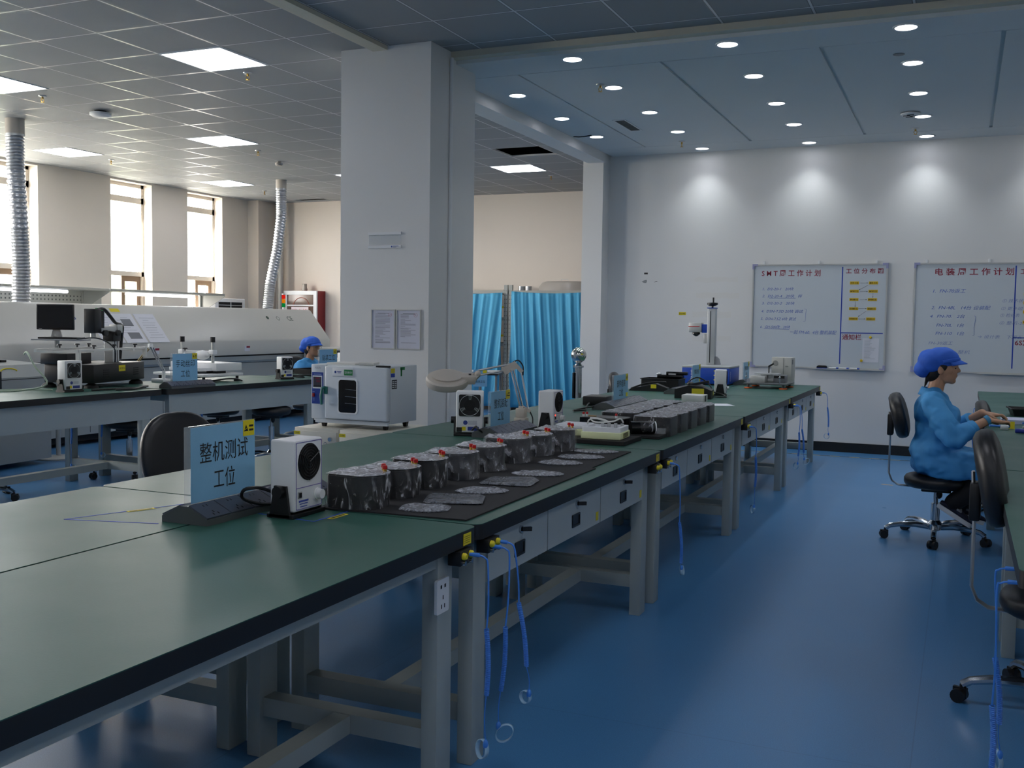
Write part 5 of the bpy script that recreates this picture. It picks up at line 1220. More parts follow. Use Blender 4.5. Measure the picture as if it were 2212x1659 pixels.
# shelves with tubes at the windows
SH = mat('grey shelf enamel', '#9a9c98', .5)
for y0_, y1_, lab in ((7.2, 10.4, 'grey work shelf with pegboard and lit tube, nearer the photo edge'), (10.42, 12.75, 'grey work shelf with lit tube under the middle windows')):
    t = thing('work_shelf', lab, 'shelf', (-10.55, y0_, 0), 0, 'tube lit work shelves'); L_ = y1_ - y0_
    b = MB(); b.box(-.42, .05, 0, L_, 1.72, 1.75, .003); b.build('top_shelf', SH, t)
    b = MB(); b.box(-.44, -.42, 0, L_ if y0_ < 9 else .3, 1.45, 1.72); b.mat(1)
    if y0_ < 9:
        for k in range(int(L_ / .06)):
            for q in range(2): b.box(-.42, -.4185, .03 + k * .06, .05 + k * .06, 1.58 + q * .05, 1.6 + q * .05)
    b.build('pegboard', [SH, mat('dark hole', '#55595a', .8)], t, False)
    b = MB(); b.prism([(-.42, 1.45), (.05, 1.7), (.05, 1.72), (-.42, 1.72)], L_ - .012, L_, 'y'); b.build('gusset', SH, t, False)
    b = MB(); b.tube([(-.12, .4 if y0_ < 9 else .45, 1.69), (-.12, L_ - .55 if y0_ < 9 else L_ - .6, 1.69)], .02, 12); b.build('tube_lamp', TUBE, t)
    for q in (.02, L_ - .04): b = MB(); b.box(-.44, -.4, q, q + .04, 0, 1.72); b.build('upright', SH, t, False)
    b = MB(); b.box(-.45, .3, 0, L_, .75, .79); b.build('work_surface', SH, t, False)
t = thing('air_conditioner', 'white floor standing air conditioner with dark louvres under the window', 'air conditioner', (-11.25, 13.42, 0))
b = MB(); b.box(-.3, 0, 0, .76, 0, 1.70, .01); b.build('cabinet', WHITEP, t)
b = MB(); b.box(.0, .003, .08, .68, 1.4, 1.64); b.build('outlet', BLACKM, t, False)
b = MB()
for k in range(5): b.box(.002, .012, .08, .68, 1.42 + k * .055, 1.427 + k * .055)
b.box(.002, .012, .375, .385, 1.4, 1.64); b.build('louvre', WHITEP, t, False)
t = thing('standpipe', 'grey vertical standpipe with red bands in the corner', 'pipe', (-11.12, 15.0, 0))
b = MB(); b.cyl((0, 0, 0), (0, 0, GZ - .001), .048, n=20); b.build('pipe', mat('grey galvanised pipe', '#a9a8a2', .5), t)
b = MB(); 
for z in (3.05, 3.22): b.cyl((0, 0, z), (0, 0, z + .03), .058, n=20)
b.build('coupling_band', mat('rust red band', '#8a3a2a', .6), t)
b = MB(); b.tube([(-.12, .1, 0), (-.12, .1, GZ - .002)], .015, 8); b.build('side_pipe', mat('grey galvanised pipe', '#a9a8a2', .5), t)
t = thing('pole', 'thin pole with black grip standing beside the standpipe', 'pole', (-11.12, 14.7, 0)); b = MB(); b.cyl((0, 0, 0), (0, 0, 1.85), .012); b.build('shaft', ALU, t); b = MB(); b.cyl((0, 0, 1.62), (0, 0, 1.95), .026); b.build('grip', BLACKP, t)
t = thing('hydrant_cabinet', 'dark red fire hydrant cabinet with white framed glass front', 'cabinet', (-11.0, 14.95, 0))
b = MB(); b.box(0, .69, .015, .25, .95, 1.868); b.build('case', CREDC, t, False)
b = MB(); b.ringprism(rrect(.69, .918, 0, 1, .345, 1.409), rrect(.56, .78, 0, 1, .345, 1.409), -.02, .015, 'y'); b.box(.065, .625, -.016, .012, 1.6, 1.625); b.build('door_frame', WHITEP, t, False)
b = MB(); b.box(.065, .625, -.004, 0, 1.02, 1.8); b.build('door_glass', mat('brownish glass', '#5c4a42', .15), t, False)
b = MB(); b.tube([(.36 + .17 * math.cos(2 * PI * k / 30), -.006, 1.58 + .17 * math.sin(2 * PI * k / 30)) for k in range(30)], .006, 6, True); b.build('hose_reel', mat('terracotta reel', '#a0503c', .6), t)
b = MB(); b.slab((.34, -.0165, 1.5), X, Z, .36, .17, .002); b.mat(1); text_mb('消火栓', (.34, -.019, 1.5), X, Z, .11, .32, b); b.build('hydrant_sign', [mat('pinkish card', '#e2d6da', .5), mat('faded red print', '#d0506a', .5)], t, False)
b = MB(); b.lathe([(.045, 0), (.05, .03), (.04, .06), (.042, .12), (.035, .125)], 20); o = tag(b.build('glass_jar', mat('murky jar', '#a09a92', .2)), 'small glass jar on the hydrant cabinet', 'jar'); o.location = (-10.65, 15.06, 1.869)
t = thing('small_reflow_unit', 'low pale machine with orange button box beside the pillar, past the worker with glasses', 'machine', (-8.0, 12.0, 0))
b = MB(); b.box(-.5, .6, 0, .9, .0, .98, .02); b.build('body', MACHINE, t)
b = MB(); b.box(.3, .45, -.04, .1, .98, 1.06, .004); b.build('button_box', ORANGE, t)
b = MB(); b.slab((-.1, -.001, .9), X, Z, .6, .1, .001); b.build('dark_panel', mat('dark gap', '#3c3f40', .7), t, False)

# things on the solder side benches
ioniser('white fan with square black grille at the photo edge side, by the rework station', (-6.31, 5.84, LB), math.radians(-6), .15, .1, .225, True)
t = thing('rework_station', 'black board rework station with aluminium column and camera head', 'machine', (-6.4, 6.15, LB), math.radians(14))
b = MB(); b.box(-.44, 0, .02, .8, .06, .27, .006); b.build('base_box', BLACKP, t)
b = MB()
for q in ((-.06, .08), (-.06, .76), (-.44, .08), (-.44, .76)): b.lathe([(.06, 0), (.055, .03), (.02, .06)], 16, Matrix.Translation((*q, 0)))
b.build('rubber_foot', BLACKM, t)
b = MB(); b.box(-.46, -.22, .0, .34, .27, .39, .004); b.build('heater_box', BLACKP, t)
b = MB(); b.slab((.0005, .44, .21), Y, Z, .1, .07, .001); b.mat(1); text_mb('返修台', (.0016, .44, .21), Y, Z, .024, .08, b); b.build('yellow_label', [YELLOW, INK], t, False)
b = MB()
for k in range(4): b.box(.0, .002, .62, .7, .12 + k * .025, .132 + k * .025); b.box(.0, .002, .16, .24, .12 + k * .025, .132 + k * .025)
b.build('vent_louvre', BLACKM, t, False)
b = MB(); b.box(-.2, -.12, .5, .6, .27, .52, .003); b.mat(1)
for q in (.53, .57): b.box(-.121, -.118, q - .004, q + .004, .27, .52)
b.build('column', [ALU, BLACKP], t, False)
b = MB(); b.box(-.205, -.11, .49, .61, .52, .62, .004); b.build('column_block', BLACKP, t)
b = MB(); b.box(-.19, -.13, .3, .64, .64, .70, .003); b.box(-.2, -.12, .5, .6, .62, .64); b.box(-.2, -.12, .58, .66, .62, .72, .004); b.build('cross_arm', ALUP, t)
for q, x in ((.34, -.1), (.5, -.08)): b = MB(); b.tube([(-.15, q, .63), (x, q, .62)], [.012, .012], 8); b.lathe([(0, 0), (.035, 0), (.035, .02), (0, .024)], 18, Matrix.Translation((x, q, .62)) @ Matrix.Rotation(PI / 2, 4, 'Y')); b.build('focus_knob', BLACKP, t)
b = MB(); b.box(-.21, -.11, .22, .32, .62, .9, .005); b.build('camera_head', BLACKP, t)
b = MB(); b.cyl((-.15, .36, .68), (-.15, .36, .88), .035); b.build('camera_barrel', mat('gloss dark barrel', '#1a1b1e', .2), t)
b = MB(); b.cyl((-.16, .27, .56), (-.16, .27, .63), .022); b.build('nozzle', ALUP, t)
b = MB(); b.tube(smooth_pts([(-.15, .33, .89), (-.14, .4, .9), (-.12, .48, .8), (-.13, .56, .74), (-.14, .68, .7), (-.16, .7, .55), (-.17, .69, .3)]), .016, 8); b.build('cable_hose', BLACKP, t)
b = MB(); b.tube(smooth_pts([(-.05, .42, .28), (-.05, .4, .45), (-.1, .25, .56), (-.2, .1, .55)]), .007, 6); b.build('gooseneck', mat('dark steel', '#4c5054', .3, metal=.8), t)
b = MB()
for x in (-.42, -.06): b.box(x - .012, x + .012, -.12, .92, .42, .445)
for y in (-.1, .1, .38, .7, .9): b.box(-.44, -.04, y - .012, y + .012, .405, .425)
for y in (-.11, .9): b.box(-.075, -.045, y, y + .03, .32, .445)
b.build('board_clamp_rail', WHITEG, t, False)
for q in ((-.06, .12), (-.06, .42), (-.42, .2), (-.42, .45), (-.42, .62), (-.06, .75)): b = MB(); b.cyl((*q, .445), (*q, .47), .008, n=8); b.lathe([(0, .47), (.022, .472), (.018, .488), (0, .49)], 14, Matrix.Translation((*q, 0))); b.build('clamp_knob', BLACKP, t)
for ch in t.children_recursive:
    for v in ch.data.vertices: v.co.z *= .72
cable('hose', 'thin pale green tube looping beside the square grilled fan at the edge', [(-6.75, 5.8, LB + .28), (-6.6, 5.7, LB + .3), (-6.5, 5.68, LB + .2), (-6.42, 5.72, LB + .06), (-6.55, 5.55, LB + .012), (-6.75, 5.5, LB + .012), (-6.6, 5.7, LB + .012), (-6.45, 5.8, LB + .012)], .007, mat('pale green tube', '#a8b8a4', .5))
cable('power_cable', 'bunched black cables along the bench under the rework station', [(-6.2, 5.95, LB + .01), (-6.15, 6.15, LB + .012), (-6.1, 6.35, LB + .01), (-6.2, 6.55, LB + .012), (-6.12, 6.4, LB + .018), (-6.05, 6.25, LB + .01), (-6.1, 6.1, LB + .01)], .008, BLACKP)
socket_strip('steel socket strip under the manual printing sign', (-5.985, 6.52, LB), .5, math.radians(-4), 5, .14)
station_sign('pale blue desk sign reading manual silk printing station', (-5.98, 6.575, LB + .052), .3, .235, (('手动丝印', .21), ('工位', .1)), math.radians(-4), .058)
t = thing('folded_task_lamp', 'chrome spring arm lamp folded in a peak behind the printing sign', 'lamp', (-6.62, 7.16, LB))
b = MB(); b.box(-.07, .07, -.05, .05, 0, .03, .004); b.cyl((.03, 0, .03), (.03, 0, .1), .016); b.build('base', WHITEP, t)
pk = V((-.1, -.02, .315)); b = MB()
for q in (-.014, .014): b.tube([V((.03, q, .1)), pk + V((.01, q, 0))], .007, 8)
b.build('lower_arm', CHROME, t)
b = MB()
for q in (-.012, .012): b.tube([pk + V((-.01, q, 0)), V((-.24, -.12 + q, .1))], .006, 8)
b.build('upper_arm', mat('bronze tube', '#8c7a58', .3, metal=.9), t)
b = MB(); b.ell(pk, (.022, .025, .022)); b.box(-.12, -.09, -.04, .0, .30, .345, .004); b.build('elbow', WHITEP, t)
b = MB(); b.lathe([(.12, 0), (.13, .02), (.12, .05), (0, .055)], 28, Matrix.Translation((-.28, -.16, .06))); b.build('lamp_head', WHITEP, t)
t = thing('screen_printer', 'white manual screen printer with two black topped posts', 'machine', (-6.40, 7.42, LB), math.radians(-8))
b = MB(); b.box(-.5, .18, -.12, .36, .05, .075, .003); b.box(-.46, .16, .05, .36, .1, .17, .004); b.box(-.3, .1, -.1, .05, .1, .13, .003); b.build('base_plate', WHITEP, t)
b = MB()
for q in ((.14, -.08), (.14, .32), (-.45, -.08), (-.45, .32)): b.cyl((*q, 0), (*q, .05), .014); b.lathe([(.032, 0), (.03, .012), (0, .014)], 14, Matrix.Translation((*q, 0)))
b.build('levelling_foot', BLACKP, t)
b = MB(); b.box(-.05, .0, .12, .2, .075, .1); b.box(.06, .12, .1, .2, .075, .1); b.build('bearing_block', BLACKP, t)
for q in ((.06, .1), (-.26, .02)):
    b = MB(); b.cyl((*q, .16), (*q, .38), .014); b.build('guide_post', ALUP, t)
    b = MB(); b.cyl((*q, .36), (*q, .41), .022); b.build('post_cap', BLACKP, t)
    b = MB(); b.box(q[0] - .03, q[0] + .03, q[1] - .025, q[1] + .025, .25, .29, .004); b.build('post_clamp', WHITEP, t)
b = MB(); b.tube([(-.26, .02, .27), (.06, .1, .27)], .012, 8); b.ell((-.06, .08, .24), (.09, .05, .045)); b.tube([(-.15, -.05, .26), (.06, -.1, .02)], .007, 6); b.build('squeegee_arm', WHITEP, t)
b = MB(); b.ell((-.2, .0, .3), (.03, .02, .008)); b.cyl((-.2, 0, .28), (-.2, 0, .3), .006); b.build('wing_knob', BLACKP, t)
ioniser('small white fan with square black grille on the bench of the worker with glasses', (-6.03, 8.2, LB), math.radians(-20), .13, .09, .2, True)
cable('power_cable', 'black cable coiling beside the small square grilled fan', [(-5.98, 8.24, LB + .04), (-5.93, 8.32, LB + .03), (-5.96, 8.42, LB + .01), (-6.05, 8.36, LB + .02), (-6.0, 8.5, LB + .03), (-5.95, 8.62, LB + .01), (-6.1, 8.6, LB + .02)], .007, BLACKP)
cable('power_cable', 'short black cable by the feet of the screen printer', [(-6.25, 7.4, LB + .01), (-6.15, 7.46, LB + .03), (-6.1, 7.55, LB + .03), (-6.08, 7.62, LB + .01)], .007, BLACKP)
t = thing('parts_tray', 'shallow black tray in front of the worker with glasses', 'tray', (-6.42, 9.2, LB), -.1)
b = MB(); b.ringprism(rrect(.3, .34, .02), rrect(.28, .32, .015), 0, .055); b.box(-.14, .14, -.16, .16, 0, .006); b.build('tray_shell', BLACKP, t)
socket_strip('socket strip under the mounting station sign', (-5.875, 8.52, LB), .5, math.radians(-4), 5, .14)
station_sign('pale blue desk sign reading mounting station, rising behind the oven', (-5.87, 8.53, LB + .052), .3, .235, (('贴装工位', .2), ('', .05)), math.radians(-4), .058)
ioniser('white fan with black grille peeking between the mounting sign and the pillar', (-5.95, 9.15, LB), math.radians(-30), .15, .09, .22, True)

# ================================================================== WHITEBOARD WALL
def whiteboard(label, x0, w, z0=.915, h=1.155):
    t = thing('whiteboard', label, 'whiteboard', (x0, WY, z0), 0, 'planning whiteboards')
    b = MB(); b.box(.012, w - .012, -.014, -.002, .012, h - .012); b.build('board', BOARD, t, False)
    b = MB(); b.ringprism(rrect(w, h, .012, 3, w / 2, h / 2), rrect(w - .03, h - .03, .004, 3, w / 2, h / 2), -.022, -.001, 'y'); b.build('frame', ALUP, t, False)
    for x, z in ((0, 0), (w, 0), (0, h), (w, h)):
        sx, sz = (1 if x == 0 else -1), (1 if z == 0 else -1); b = MB()
        b.box(*sorted((x - sx * .004, x + sx * .055)), -.026, -.001, *sorted((z - sz * .004, z + sz * .02))); b.box(*sorted((x - sx * .004, x + sx * .02)), -.0255, -.001, *sorted((z - sz * .004, z + sz * .055)))
        b.build('corner_piece', LILAC, t, False)
    for x in (.12, w / 2, w - .12): b = MB(); b.box(x - .012, x + .012, -.02, -.001, h - .002, h + .035, .003); b.build('hanging_clip', WHITEP, t)
    b = MB(); b.box(w * .45, w, -.06, -.022, -.006, .004); b.build('pen_ledge', ALUP, t, False)
    return t
def wtext(mb, s, x, z, h, w=None, shear=0.0, align='C', bold=0.0): return text_mb(s, (x, -.0142, z), X, Z, h, w, mb, shear, 1.0, .0006, bold, align)
t = whiteboard('whiteboard headed SMT weekly plan with yellow station flow chart', -2.2, 1.44)
m = MB(); wtext(m, 'S M T 周 工 作 计 划', .42, 1.055, .075, .64, bold=.012); wtext(m, '工 位 分 布 图', 1.20, 1.075, .058, .385, bold=.012); wtext(m, '通知栏', 1.09, .355, .062, .2, bold=.012); m.build('red_heading', REDT, t, False)
m = MB(); m.bar((.972, -.0146, .06), (.972, -.0146, 1.12), .0006, .012, Y); m.bar((.972, -.0146, .4), (1.41, -.0146, .4), .0006, .01, Y)
m2 = MB(); m2.box(.966, .978, -.0148, -.014, .06, 1.12); m2.box(.978, 1.41, -.0148, -.014, .395, .405); m2.build('blue_rule', NAVYT, t, False)
m = MB()
for k, (s, w, z) in enumerate((('1.  D2-20-1   20块', .34, .88), ('2.  D2-20-4   20块   样', .44, .8), ('3.  D2-20-2   20块', .36, .72), ('4.  DSN-7.5D 20块 调试', .46, .63), ('5.  DSN-7.5Z 6块 调试', .39, .545), ('6.  GH-500改   28块', .33, .455))):
    wtext(m, s, .115 - k * .003, z, .036, w, .25, 'L')
wtext(m, '一起 FM-60.  4台 整机装配', .43, .40, .045, .5, .25, 'L')
m.box(.19, .48, -.0148, -.0142, .775, .779); m.box(.14, .42, -.0148, -.0142, .428, .432)
m.tube([(.58, -.0145, .66), (.6, -.0145, .655), (.595, -.0145, .6), (.59, -.0145, .52), (.57, -.0145, .52)], .0018, 4); m.build('marker_writing', BLUEINK, t, False)
tags = [('打印 工位', 1.1, .945), ('测试 工位', 1.295, .945), ('编程制作工位', 1.1, .855), ('编程制作工位', 1.295, .855), ('部件组装工位', 1.1, .765), ('部件组装工位', 1.29, .765), ('整机装配工位', 1.1, .665), ('整机装配工位', 1.285, .665), ('整机检验工位', 1.1, .555), ('整机测试工位', 1.28, .555)]
def ytag(t, s, x, z):
    m = MB(); m.box(x - .047, x + .047, -.0165, -.014, z - .016, z + .016); m.mat(1); text_mb(s, (x, -.0167, z), X, Z, .016, .08, m, bold=.02); m.build('magnet_tag', [YTAG, INK], t, False)
for s, x, z in tags: ytag(t, s, x, z)
m = MB()
for a, c in (((1.16, .945), (1.24, .945)), ((1.24, .92), (1.15, .87)), ((1.16, .852), (1.24, .852)), ((1.295, .835), (1.295, .785)), ((1.16, .763), (1.235, .765)), ((1.115, .745), (1.115, .685)), ((1.15, .667), (1.235, .667)), ((1.23, .64), (1.15, .58)), ((1.155, .553), (1.225, .555))):
    m.tube([(a[0], -.0145, a[1]), (c[0], -.0145, c[1])], .0014, 4); d = (V((c[0], 0, c[1])) - V((a[0], 0, a[1]))).normalized(); n = V((-d.z, 0, d.x)); p = V((c[0], -.0148, c[1]))
    m.add([p, p - d * .012 + n * .005, p - d * .012 - n * .005], [(0, 1, 2)])
m.build('flow_arrow', INK, t, False)
o = MB(); o.box(-.085, .085, -.002, -.0005, -.13, .13); o.mat(1); rnd = random.Random(4)
for k in range(16): w = rnd.uniform(.05, .12); o.box(-.065, -.065 + w, -.0026, -.002, .1 - k * .013, .104 - k * .013)
o = tag(o.build('notice_sheet', [PAPER, mat('faint print', '#b3b6be', .7)], smooth=False), 'white notice sheet pinned in the lower corner of the first whiteboard', 'sheet'); o.location = (-2.2 + 1.29, WY - .0145, .915 + .215)
for x, z, lab in ((1.285, .355, 'yellow magnet at the top of the notice sheet'), (1.2, .10, 'yellow magnet at the bottom corner of the notice sheet')):
    b = MB(); b.lathe([(.013, 0), (.015, .004), (.012, .012), (0, .013)], 18, Matrix.Rotation(PI / 2, 4, 'X')); o = tag(b.build('magnet', YTAG), lab, 'magnet', 'yellow magnets'); o.location = (-2.2 + x, WY - .0165, .915 + z)
b = MB(); b.prism(rrect(.11, .026, (.004, .004, .02, .02), 5), -.02, .02, 'y'); b.mat(1); b.box(-.055, .055, -.02, .02, -.018, -.009); o = tag(b.build('board_eraser', [BLACKM, BLUEBOX]), 'black and blue eraser on the whiteboard ledge', 'eraser'); o.location = (-2.2 + .79, WY - .042, .915 + .024)
for k, (x, lab) in enumerate(((.91, 'white marker with blue cap on the ledge next to the eraser'), (1.02, 'white marker on the ledge, second from the eraser'), (1.13, 'white marker on the ledge, third from the eraser'))):
    t_ = thing('marker_pen', lab, 'marker', (-2.2 + x, WY - .045, .915 + .012), 0, 'markers on the ledge'); b = MB(); b.cyl((-.045, 0, 0), (.03, 0, 0), .008, n=10); b.build('barrel', WHITEP, t_); b = MB(); b.cyl((.03, 0, 0), (.055, 0, 0), .0085, n=10); b.build('cap', BLUEBOX, t_)
t = whiteboard('whiteboard headed electronic assembly weekly plan, behind the seated woman', -.495, 1.44)
m = MB(); wtext(m, '电 装 周 工 作 计 划', .58, 1.06, .078, .75, bold=.012); wtext(m, '工 位 分 布 图', 1.215, 1.06, .06, .4, bold=.012); wtext(m, '6S定置', 1.10, .33, .065, .22, bold=.012); m.build('red_heading', REDT, t, False)
m2 = MB(); m2.box(.966, .978, -.0148, -.014, .06, 1.12); m2.box(.978, 1.41, -.0148, -.014, .375, .385); m2.build('blue_rule', NAVYT, t, False)
m = MB()
for s, x, z, w in (('1.  FN-70返工', .19, .86, .32), ('2.  FN-48L   14台 设装配', .18, .685, .57), ('4.  FN-70.   2台', .17, .595, .34), ('FN-70L   1台', .235, .50, .27), ('FN-110   1台', .23, .415, .28)): wtext(m, s, x, z, .042, w, .25, 'L')
m.tube([(.6, -.0145, .6), (.615, -.0145, .59), (.6, -.0145, .48), (.605, -.0145, .4), (.59, -.0145, .395)], .0018, 4); m.build('marker_writing', BLUEINK, t, False)
m = MB()
for s, x, z, w in (('FN-30返工', .165, .31, .24), ('整机', .45, .22, .12), ('① 技术状态', .86, .76, .24), ('② 更多组', .85, .68, .2), ('③ 检修表', .845, .61, .18), ('④ 整机-20M', .84, .53, .28), ('→ 设计表    下周五', .64, .385, .42)): wtext(m, s, x, z, .038, w, .25, 'L')
m.build('faded_writing', BLUEINKF, t, False)
for k, (x, z) in enumerate(((1.1, .92), (1.1, .83), (1.1, .74), (1.1, .645), (1.1, .54))): ytag(t, ('打印 工位', '编程制作工位', '部件组装工位', '整机装配工位', '整机检验工位')[k], x, z)
def wallmark(name, lab, cat, x, z, w, h, mt, poly=None, txt=None):
    m = MB(); m.prism(poly or rrect(w, h, 0), -.001, -.0003, 'y'); 
    if txt: m.mat(1); text_mb(txt, (0, -.0012, 0), X, Z, h * .5, w * .85, m, bold=.02)
    o = tag(m.build(name, [mt, INK], smooth=False), lab, cat); o.location = (x, WY, z); return o
wallmark('name_strip', 'yellow name strip on the wall beside the laser marker column', 'label', -3.005, 1.508, .085, .034, YELLOW, txt='激光打标区')
wallmark('tape_scrap', 'black tape scrap on the bare wall, uppermost', 'tape', -3.455, 1.976, .045, .02, BLACKP)
wallmark('paint_scar', 'grey peeled patch under the black tape scrap on the wall', 'wall mark', -3.47, 1.884, .06, .035, mat('grey scar', '#8d9090', .8), [(-.035, -.004), (-.01, -.018), (.02, -.02), (.03, 0), (.025, .018), (.005, .014), (-.015, .008)])
wallmark('tape_scrap', 'small black scrape beside the grey peeled patch on the wall', 'wall mark', -3.333, 1.88, .035, .012, BLACKP, [(-.018, -.008), (0, -.002), (.018, .0), (.016, .008), (0, .003), (-.014, -.002)])
SCAR = mat('yellowed adhesive trace', '#dbdad6', .7)
for k, (x, z, w) in enumerate(((-2.62, 1.90, .5), (-2.6, 1.72, .5), (-2.66, 1.50, .45), (-2.66, 1.22, .45))):
    rnd = random.Random(k); top = [(-w / 2 + w * q / 10, .03 + rnd.uniform(-.012, .012)) for q in range(11)]; bot = [(w / 2 - w * q / 10, -.03 + rnd.uniform(-.012, .012)) for q in range(11)]
    wallmark('adhesive_trace', ('uppermost', 'second', 'third', 'lowest')[k] + ' yellowed adhesive trace on the wall behind the laser marker', 'wall mark', x, z, w, .06, SCAR, bot[::-1][::-1] + top[::-1][::-1] if False else [(-w / 2 + w * q / 10, -.03 + rnd.uniform(-.01, .01)) for q in range(11)] + [(w / 2 - w * q / 10, .03 + rnd.uniform(-.01, .01)) for q in range(11)])
b = MB(); b.box(-.05, .05, -.02, .02, .0003, .001); o = tag(b.build('tape_scrap', mat('worn buff tape', '#a8937a', .7), smooth=False), 'worn buff tape scrap on the blue floor behind the seated woman', 'tape'); o.location = (-.56, 9.5 * 1.0, 0); o.rotation_euler = (0, 0, -.25)
for x, y, a, lab in ((-6.05, 6.95, .5, 'worn yellow sticker on the floor under the printing bench'), (-6.12, 5.9, .3, 'worn yellow sticker on the floor by the stool casters at the photo edge')):
    b = MB(); b.prism(circ(.14, 6, 0, 0, .09), .0003, .001); b.mat(1)
    for q in range(3): b.bar((-.06 + q * .05, -.03, .0012), (-.03 + q * .05, .03, .0012), .018, .0004)
    o = tag(b.build('floor_sticker', [mat('worn yellow sticker', '#a08a3c', .6), INK], smooth=False), lab, 'sticker', 'yellow floor stickers'); o.location = (x, y, 0); o.rotation_euler = (0, 0, a)

# ================================================================== WRIST STRAPS
def strap(label, x, y, z, zc, zb, band_r=.028, lean=(.0, .0), seed=0, dirx=1):
    """plug at (x, y, z); coil between zc and zc - .2; band at zb"""
    t = thing('wrist_strap', label, 'wrist strap', (x, y, z), 0, 'blue wrist straps hanging at the benches'); rnd = random.Random(seed)
    lx, ly = lean; d = dirx
    b = MB(); b.cyl((0, 0, 0), (.03 * d, .006, -.002), .006, n=10); b.build('plug', STRAP, t)
    top = V((.055 * d, .01, -.03)); c1 = V((.055 * d + lx * .3, ly * .3, zc - z)); c2 = V((.052 * d + lx * .8, ly * .8, zc - z - .2)); e = V((.05 * d + lx, ly, zb + band_r * 1.1 - z))
    b = MB(); b.tube(smooth_pts([(.028 * d, .006, -.002), (.046 * d, .008, -.008), top, c1.lerp(top, .4) + V((.004, 0, 0)), c1]), .0028, 7); b.build('lead', STRAP, t)
    b = MB(); N = 36 * 6; pts = []
    for k in range(N + 1):
        s = k / N; a = 2 * PI * 36 * s; p = c1.lerp(c2, s) + V((.006 * math.sin(s * 3), 0, 0)); pts.append(p + V((.0062 * math.cos(a), .0062 * math.sin(a), 0)))
    b.tube(pts, .0027, 5); b.build('coil', STRAP, t)
    b = MB(); b.tube(smooth_pts([c2, c2.lerp(e, .5) + V((.006 * rnd.uniform(-1, 1), 0, 0)), e]), .0018, 6); b.build('thin_lead', STRAP, t)
    a = rnd.uniform(0, 3); u = V((math.cos(a), math.sin(a), .15)).normalized(); w = V((.2 * math.sin(a * 3), 0, 1)).normalized(); c = V((e.x, e.y, zb - z)) + u * band_r * .7
    b = MB(); n = u.cross(w).normalized() * .007
    ring = [c + u * (band_r * math.cos(2 * PI * k / 26)) + w * (band_r * 1.05 * math.sin(2 * PI * k / 26)) for k in range(26)]; vs_ = [p - n for p in ring] + [p + n for p in ring]
    b.add(vs_, [(k, (k + 1) % 26, 26 + (k + 1) % 26, 26 + k) for k in range(26)]); bo = b.build('wrist_band', STRAPW, t); sm = bo.modifiers.new('s', 'SOLIDIFY'); sm.thickness = .002
    b = MB(); b.ell(e + V((0, 0, -.006)), (.008, .01, .014), 10, 8); b.build('snap', STRAP, t)
    return t
SX = FX + .014
strap('wrist strap at the near drawerless bench end, coil touching the leg edge', SX, J[1] - .09, BT - .068, .49, .115, seed=1, lean=(0, .02))
strap('wrist strap clipped at the keyed drawer bench, middle of the near three', SX, J[1] + .065, BT - .075, .455, .118, seed=4, lean=(-.02, 0))
strap('wrist strap at the keyed drawer bench, outermost of the near three, folded band', SX, J[1] + .108, BT - .068, .52, .215, .02, seed=2, lean=(.05, .03))
strap('wrist strap at the end of the keyed drawer bench, dangling over the aisle', SX, J[2] + .06, BT - .068, .42, .18, .022, seed=3, lean=(.03, 0))
strap('wrist strap before the bare bench, band hanging near the floor', SX, J[3] + .06, BT - .068, .50, .14, seed=5, lean=(0, .03))
strap('wrist strap nearer the leg of the farthest drawer bench', SX, J[4] + .04, BT - .068, .48, .19, seed=6)
strap('wrist strap beside its twin at the farthest drawer bench, higher band', SX, J[4] + .11, BT - .068, .50, .22, seed=7, lean=(.04, .03))
strap('wrist strap at the very end of the farthest bench against the wall', SX, J[4] + 1.92, BT - .068, .56, .26, seed=8, lean=(.03, .03))
strap('wrist strap nearer the stool casters under the apron fronted bench', -6.55, 6.02, LB - .1, .56, .17, .02, seed=9, dirx=1)
strap('wrist strap between the leg pair under the apron fronted bench', -6.72, 6.50, LB - .1, .56, .2, .02, seed=10, dirx=1)
strap('wrist strap under the bench of the small square grilled fan', -6.72, 7.75, LB - .1, .60, .2, .02, seed=11, dirx=1)
RXF = .155 + .012
strap('thick looped wrist strap at the photo edge by the near empty chair', RXF, 3.03, BT - .068, .36, .06, seed=12, dirx=-1, lean=(.0, .02))
strap('wrist strap behind the looped one at the photo edge', RXF, 3.2, BT - .068, .44, .12, seed=13, dirx=-1, lean=(.03, .05))
strap('wrist strap at the corner of the bench by the whiteboard wall', RXF, 9.6, BT - .068, .44, .2, seed=14, dirx=-1)

# ================================================================== THINGS ON THE AISLE BENCH OF THE WORKER
def bin_tray(label, loc, w, d, h, rz=0.0):
    t = thing('parts_tray', label, 'tray', loc, rz, 'black parts trays by the worker'); b = MB()
    o0, i0 = rrect(w * .86, d * .86, .01), rrect(w * .84, d * .84, .01); n = len(o0)
    def ring(s_, p, z): return [V((x * s_, y * s_, z)) for x, y in p]
    base, top, itop, ibase = ring(1, o0, 0), ring(1.14, o0, h), ring(1.13, i0, h), ring(1, i0, .004)
    vs_ = base + top + itop + ibase; fs = [list(range(n))[::-1], list(range(3 * n, 4 * n))]
    for k in range(n):
        k2 = (k + 1) % n
        for r in range(3): fs.append((r * n + k, r * n + k2, (r + 1) * n + k2, (r + 1) * n + k))
    b.add(vs_, fs); b.ringprism(rrect(w * 1.03, d * 1.03, .012), rrect(w * .95, d * .95, .012), h - .008, h); b.build('tray_shell', BLACKP, t, False); return t
bin_tray('shallow black parts tray with flared rim next to the worker hands', (.47, 8.05, BT), .3, .24, .055, .1)
bin_tray('deep black parts tray beyond the shallow one on the worker bench', (.72, 8.8, BT), .4, .3, .125, .05)
